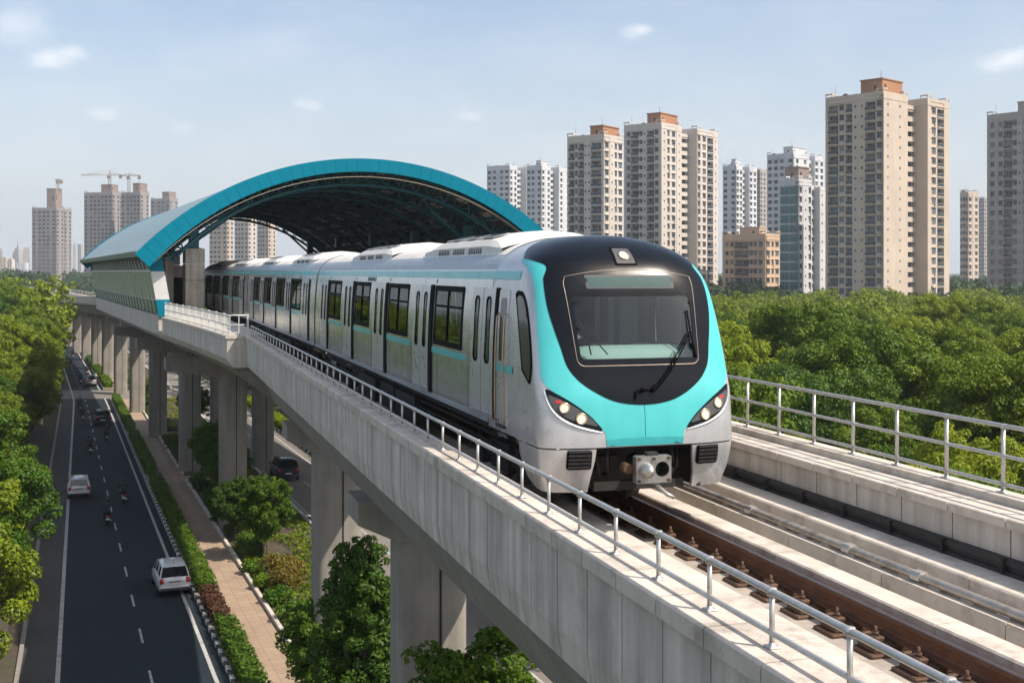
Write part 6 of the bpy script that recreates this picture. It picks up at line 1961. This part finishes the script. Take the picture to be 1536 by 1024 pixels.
def helmet_mesh():
    mb = MB(); rows = []
    for a in np.linspace(-60, 90, 10):
        r = .135*math.cos(R(a)); z = 1.61 + .145*math.sin(R(a)); rows.append([Vector((r*math.cos(t)*.93, .105 + r*math.sin(t)*1.1, z)) for t in np.linspace(0, 2*math.pi, 17)[:-1]])
    mb.grid(rows, 0, True, closed=True); return mb.mesh('helmet', M['helmet'])
HELM = helmet_mesh()
def face_mesh():
    mb = MB()
    mb.bbox(-.016, .016, .195, .225, 1.555, 1.60, .008, 0, True)                    # nose
    for s in (-1, 1):
        mb.bbox(s*.022, s*.05, .188, .202, 1.605, 1.622, .006, 1, True); mb.bbox(s*.082, s*.10, .09, .13, 1.56, 1.62, .01, 0, True)
    mb.bbox(-.028, .028, .185, .203, 1.525, 1.535, .004, 1); return mb.mesh('face', [M['skin'], M['plastic']])
FACE = face_mesh()
def motorcycle(label, loc, rz, scooter=False, group='motorcycles on the street'):
    o = thing('scooter' if scooter else 'motorcycle', label, 'scooter' if scooter else 'motorcycle', loc, rz, group)
    for y, r in ((-.60, .30), (.66, .30)) if not scooter else ((-.52, .24), (.60, .24)):
        mb = MB(); rows = []
        for k in range(20):
            a = 2*math.pi*k/20; rows.append([Vector((w, y + q*math.cos(a), r + q*math.sin(a))) for q, w in ((r*.74, -.04), (r*.95, -.045), (r, 0), (r*.95, .045), (r*.74, .04))])
        rows.append(rows[0]); mb.grid(rows, 0, True)
        w_ = mb.build('tyre', M['rubber'], o, world=False)
        mb = MB(); mb.tube([(-.05, y, r), (.05, y, r)], .05, 8)
        for k in range(6):
            a = math.pi*k/3; mb.tube([(0, y, r), (0, y + .76*r*math.cos(a), r + .76*r*math.sin(a))], .014, 4)
        mb.build('rim', M['chrome'], w_, world=False)
    p = M['bike_grey'] if scooter else M['bike_black']
    mb = MB()
    if scooter:
        mb.bbox(-.17, .17, -.85, -.10, .38, .74, .09, 0, True); mb.bbox(-.15, .15, -.15, .35, .24, .32, .03, 0, True); mb.bbox(-.22, .22, .33, .46, .28, .98, .06, 0, True); mb.bbox(-.09, .09, .42, .86, .48, .58, .04, 0, True)
    else:
        mb.bbox(-.15, .15, -.12, .36, .62, .90, .09, 0, True); mb.bbox(-.14, .14, -.30, .30, .30, .62, .06, 1, True); mb.bbox(-.12, .12, -.90, -.30, .58, .72, .05, 0, True)
        mb.tube([(0, .36, .85), (0, .1, .5), (0, -.58, .32)], .04, 6, 1)
        mb.bbox(-.06, .06, -.98, -.55, .52, .58, .02, 0)
    mb.build('body', [p, M['dark_metal']], o, world=False)
    mb = MB(); mb.bbox(-.13, .13, -.82, .02, .72, .80, .035, 0, True); mb.build('seat', M['rubber'], o, world=False)
    mb = MB()
    for s in (-1, 1): mb.tube([(s*.07, .66 if not scooter else .60, .28), (s*.08, .44, .98)], .022, 6)
    mb.tube([(-.34, .50, 1.06), (-.2, .46, 1.05), (0, .44, 1.0), (.2, .46, 1.05), (.34, .50, 1.06)], .016, 6)
    for s in (-1, 1): mb.tube([(s*.26, .57, 1.06), (s*.38, .55, 1.055)], .02, 6); mb.tube([(s*.24, .48, 1.06), (s*.30, .42, 1.25)], .008, 4); mb.bbox(s*.26, s*.38, .40, .42, 1.24, 1.31, .008)
    mb.build('handlebar', M['dark_metal'], o, world=False)
    mb = MB(); mb.bbox(-.08, .08, .50, .62, .82, .98, .04, 0, True); mb.build('headlight', M['chrome'], o, world=False)
    mb = MB(); mb.bbox(-.10, .10, -.96 if not scooter else -.90, -.86, .62, .72, .02); mb.build('tail_light', M['tail'], o, world=False)
    mb = MB(); mb.tube([(.14, .0, .34), (.17, -.4, .34), (.18, -.85, .42)], [.03, .045, .05], 8); mb.build('exhaust', M['chrome'], o, world=False)
    mb = MB(); mb.box(-.10, .10, -.99, -.975, .44, .56); mb.build('number_plate', M['plate'], o, world=False)
    return o
def rider(label, loc, rz, group='motorcycle riders'):
    o = thing('person', label, 'person', loc, rz, group)
    link_mesh('body', BODY, o, (0, -.28, -.03)); link_mesh('helmet', HELM, o, (0, -.28, -.03)); link_mesh('face', FACE, o, (0, -.28, -.03))
    return o
mc = [(3.40, 77.6, 0, 'motorcycle with red tail light, nearest one in the middle of the street', 'person in dark clothes and black helmet riding the nearest motorcycle'),
      (4.85, 84.8, 1, 'grey scooter in the right lane ahead of the nearest motorcycle', 'person in dark clothes riding the grey scooter in the right lane'),
      (3.15, 107.5, 0, 'motorcycle on the lane dashes, third one up the street', 'person with black helmet on the third motorcycle up the street'),
      (5.0, 115.5, 0, 'motorcycle in the right lane beside the middle hedge', 'person riding the motorcycle beside the middle hedge'),
      (3.0, 131.0, 0, 'motorcycle left of the dark car further up the street', 'person riding left of the dark car further up the street'),
      (2.95, 140.0, 0, 'motorcycle just before the side street crossing', 'person on the motorcycle just before the side street crossing'),
      (4.2, 174.0, 0, 'motorcycle just beyond the side street crossing', 'person riding just beyond the side street crossing'),
      (5.9, 190.0, 0, 'motorcycle in the sunlit stretch near the far hedge', 'person riding in the sunlit stretch near the far hedge'),
      (3.6, 203.0, 0, 'tiny motorcycle far up the sunlit street, on the lane line', 'tiny person riding far up the sunlit street on the lane line'),
      (4.9, 226.0, 0, 'farthest motorcycle up the street', 'person on the farthest motorcycle up the street')]
proto = {}
for v, d, sc_, la, lb in mc:
    a = RZ if d < 150 else math.atan(.405)
    if sc_ not in proto:
        m = motorcycle(la, tuple(G(v, d, .01)), a, bool(sc_)); proto[sc_] = m
    else:
        m = copy_tree(proto[sc_]); m.location = G(v, d, .01); m.rotation_euler = (0, 0, a); m['label'] = la
    rider(lb, tuple(G(v, d, .01)), a)
car('small grey car in the right lane just past the side street', tuple(G(5.6, 171.5, .02)), math.atan(.405), M['bike_grey'], L_=3.6, W_=1.55, H_=1.55)
# the driver behind the windscreen
FD = CarFrame(0, 20)
o = thing('person', 'person in a dark shirt seated at the driving console behind the windscreen', 'person', tuple(FD(2.05, -.32, 1.98)), HD(0) + math.pi)
link_mesh('body', BODY, o, (0, 0, -.86)); link_mesh('face', FACE, o, (0, 0, -.86))
mb = MB(); rows = []
for a in np.linspace(-15, 90, 8):
    r_ = .095*math.cos(R(a)); rows.append([Vector((r_*math.cos(t), .10 + r_*math.sin(t)*1.1, .77 + .11*math.sin(R(a)))) for t in np.linspace(0, 2*math.pi, 15)[:-1]])
mb.grid(rows, 0, True, closed=True); mb.build('hair', M['helmet'], o, world=False)
# ------------------------------------------------------------------ light, sky, air, camera
w = bpy.data.worlds.new('World'); sc.world = w; w.use_nodes = True
nt = w.node_tree; N = nt.nodes.new; L = nt.links.new
bg = nt.nodes['Background']
sky = N('ShaderNodeTexSky'); sky.sky_type = 'NISHITA'; sky.sun_disc = False
sky.sun_elevation = SUN_EL; sky.sun_rotation = math.atan2(SUN_DIR.x, SUN_DIR.y)
sky.air_density = 1.0; sky.dust_density = 3.2; sky.ozone_density = .7; sky.altitude = 200
tc = N('ShaderNodeTexCoord')
# thin cloud: a wide faint veil and a few puffs in fixed directions of the sky
def vmath(op, a, b=None):
    n = N('ShaderNodeVectorMath'); n.operation = op; L(a, n.inputs[0])
    if b is not None:
        if isinstance(b, tuple): n.inputs[1].default_value = b
        else: L(b, n.inputs[1])
    return n
nz = N('ShaderNodeTexNoise'); nz.inputs['Scale'].default_value = 9; nz.inputs['Detail'].default_value = 7; nz.inputs['Roughness'].default_value = .6
mp = N('ShaderNodeMapping'); mp.inputs['Scale'].default_value = (1, 1, 2.6); L(tc.outputs['Generated'], mp.inputs['Vector']); L(mp.outputs['Vector'], nz.inputs['Vector'])
total = None
def addm(a, b):
    n = N('ShaderNodeMath'); n.operation = 'ADD'; n.use_clamp = True
    L(a, n.inputs[0]); L(b, n.inputs[1]); return n.outputs[0]
nz2 = N('ShaderNodeTexNoise'); nz2.inputs['Scale'].default_value = 70; nz2.inputs['Detail'].default_value = 7; nz2.inputs['Roughness'].default_value = .6
mp2 = N('ShaderNodeMapping'); mp2.inputs['Scale'].default_value = (1, 1, 1.6); L(tc.outputs['Generated'], mp2.inputs['Vector']); L(mp2.outputs['Vector'], nz2.inputs['Vector'])
for px, py, rad, amp in ((80, 88, .030, .8), (108, 80, .024, .9), (60, 92, .022, .6), (35, 36, .050, .42), (8, 45, .04, .35), (962, 44, .017, 1.0), (948, 50, .022, .8), (452, 155, .015, .7), (468, 160, .018, .55), (150, 171, .020, .55), (168, 174, .016, .4), (695, 173, .018, .45), (712, 176, .016, .35), (1512, 90, .026, .85), (1480, 98, .026, .6), (1535, 82, .026, .7), (275, 192, .022, .35), (430, 62, .05, .2)):
    dv = Vector((px - 768, FPX, 407 - py)).normalized()
    sub = vmath('SUBTRACT', tc.outputs['Generated'], tuple(dv))
    scl = vmath('MULTIPLY', sub.outputs['Vector'], (1, 1, 1.7))
    ln = vmath('LENGTH', scl.outputs['Vector'])
    mr = N('ShaderNodeMapRange'); mr.interpolation_type = 'SMOOTHSTEP'; mr.inputs['From Min'].default_value = rad; mr.inputs['From Max'].default_value = 0
    L(ln.outputs['Value'], mr.inputs['Value'])
    ad = N('ShaderNodeMath'); ad.operation = 'MULTIPLY_ADD'; ad.inputs[1].default_value = 1.3; ad.inputs[2].default_value = -1.25
    L(mr.outputs['Result'], ad.inputs[0])
    a2 = N('ShaderNodeMath'); a2.operation = 'MULTIPLY_ADD'; a2.inputs[1].default_value = 2.2; L(nz2.outputs['Fac'], a2.inputs[0]); L(ad.outputs[0], a2.inputs[2])
    m3 = N('ShaderNodeMapRange'); m3.interpolation_type = 'SMOOTHSTEP'; m3.inputs['From Min'].default_value = -.2; m3.inputs['From Max'].default_value = 1.4; m3.inputs['To Max'].default_value = amp * .36
    L(a2.outputs[0], m3.inputs['Value'])
    m4 = N('ShaderNodeMath'); m4.operation = 'MULTIPLY'; L(m3.outputs['Result'], m4.inputs[0]); L(mr.outputs['Result'], m4.inputs[1])
    total = m4.outputs[0] if total is None else addm(total, m4.outputs[0])
veil = N('ShaderNodeMapRange'); veil.inputs['From Min'].default_value = .42; veil.inputs['From Max'].default_value = .80; veil.inputs['To Max'].default_value = .12
L(nz.outputs['Fac'], veil.inputs['Value'])
total = addm(total, veil.outputs['Result'])
# milky air low over the horizon
sz = N('ShaderNodeSeparateXYZ'); L(tc.outputs['Generated'], sz.inputs[0])
hv = N('ShaderNodeMapRange'); hv.interpolation_type = 'SMOOTHSTEP'; hv.inputs['From Min'].default_value = .30; hv.inputs['From Max'].default_value = -.02; hv.inputs['To Max'].default_value = HORV
L(sz.outputs['Z'], hv.inputs['Value'])
hm_ = N('ShaderNodeMix'); hm_.data_type = 'RGBA'; L(hv.outputs['Result'], hm_.inputs['Factor']); L(sky.outputs['Color'], hm_.inputs['A']); hm_.inputs['B'].default_value = HORC
# unseen bright broken cloud, added behind the camera to lift the shaded walls
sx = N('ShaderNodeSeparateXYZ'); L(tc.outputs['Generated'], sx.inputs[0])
bk = N('ShaderNodeMapRange'); bk.interpolation_type = 'SMOOTHSTEP'; bk.inputs['From Min'].default_value = .25; bk.inputs['From Max'].default_value = -.35; bk.inputs['To Max'].default_value = BACK_FILL
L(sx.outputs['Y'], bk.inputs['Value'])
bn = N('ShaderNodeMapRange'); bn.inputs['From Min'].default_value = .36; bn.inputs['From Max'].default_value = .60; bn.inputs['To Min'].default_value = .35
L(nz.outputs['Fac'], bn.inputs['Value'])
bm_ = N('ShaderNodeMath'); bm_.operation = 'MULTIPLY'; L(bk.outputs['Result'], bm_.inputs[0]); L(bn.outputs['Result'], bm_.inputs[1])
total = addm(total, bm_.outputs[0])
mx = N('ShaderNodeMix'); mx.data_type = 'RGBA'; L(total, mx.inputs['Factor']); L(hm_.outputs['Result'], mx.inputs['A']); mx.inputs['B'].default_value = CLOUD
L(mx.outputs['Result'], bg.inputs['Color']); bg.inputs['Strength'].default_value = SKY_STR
sun = bpy.data.lights.new('sun', 'SUN'); sun.energy = SUN_STR; sun.angle = R(.5); sun.color = (1, .89, .76)
so = bpy.data.objects.new('sun', sun); COL.objects.link(so)
dv = Vector((SUN_DIR.x * math.cos(SUN_EL), SUN_DIR.y * math.cos(SUN_EL), math.sin(SUN_EL)))
so.rotation_euler = dv.to_track_quat('Z', 'Y').to_euler(); so.location = dv * 200
if HAZE > 0:
    mb = MB(); mb.box(-1900, 1900, -220, 3000, GZ - 1.4, 150)
    hm = bpy.data.materials.new('haze'); hm.use_nodes = True; hm.node_tree.nodes.clear()
    out = hm.node_tree.nodes.new('ShaderNodeOutputMaterial'); pv = hm.node_tree.nodes.new('ShaderNodeVolumePrincipled')
    pv.inputs['Color'].default_value = (.76, .84, .94, 1); pv.inputs['Density'].default_value = HAZE; pv.inputs['Anisotropy'].default_value = .1
    hm.node_tree.links.new(pv.outputs[0], out.inputs['Volume'])
    tag(mb.build('haze', hm), 'thin bluish haze in the air over the city', 'haze', kind='stuff')
cd = bpy.data.cameras.new('camera'); co = bpy.data.objects.new('camera', cd); COL.objects.link(co)
co.location = (0, 0, EYE); co.rotation_euler = (R(90), 0, 0)
cd.sensor_width = 36; cd.lens = 36 * FPX / 1536; cd.shift_y = -(512 - 407) / 1536; cd.clip_end = 12000; cd.clip_start = .1
sc.camera = co
sc.view_settings.view_transform = 'Standard'; sc.view_settings.look = 'None'; sc.view_settings.gamma = 1
sc.view_settings.exposure = EXPO
sc.cycles.max_bounces = 6; sc.cycles.transparent_max_bounces = 6; sc.cycles.volume_bounces = 0
sc.cycles.use_denoising = True
try: sc.cycles.volume_step_rate = 4
except Exception: pass
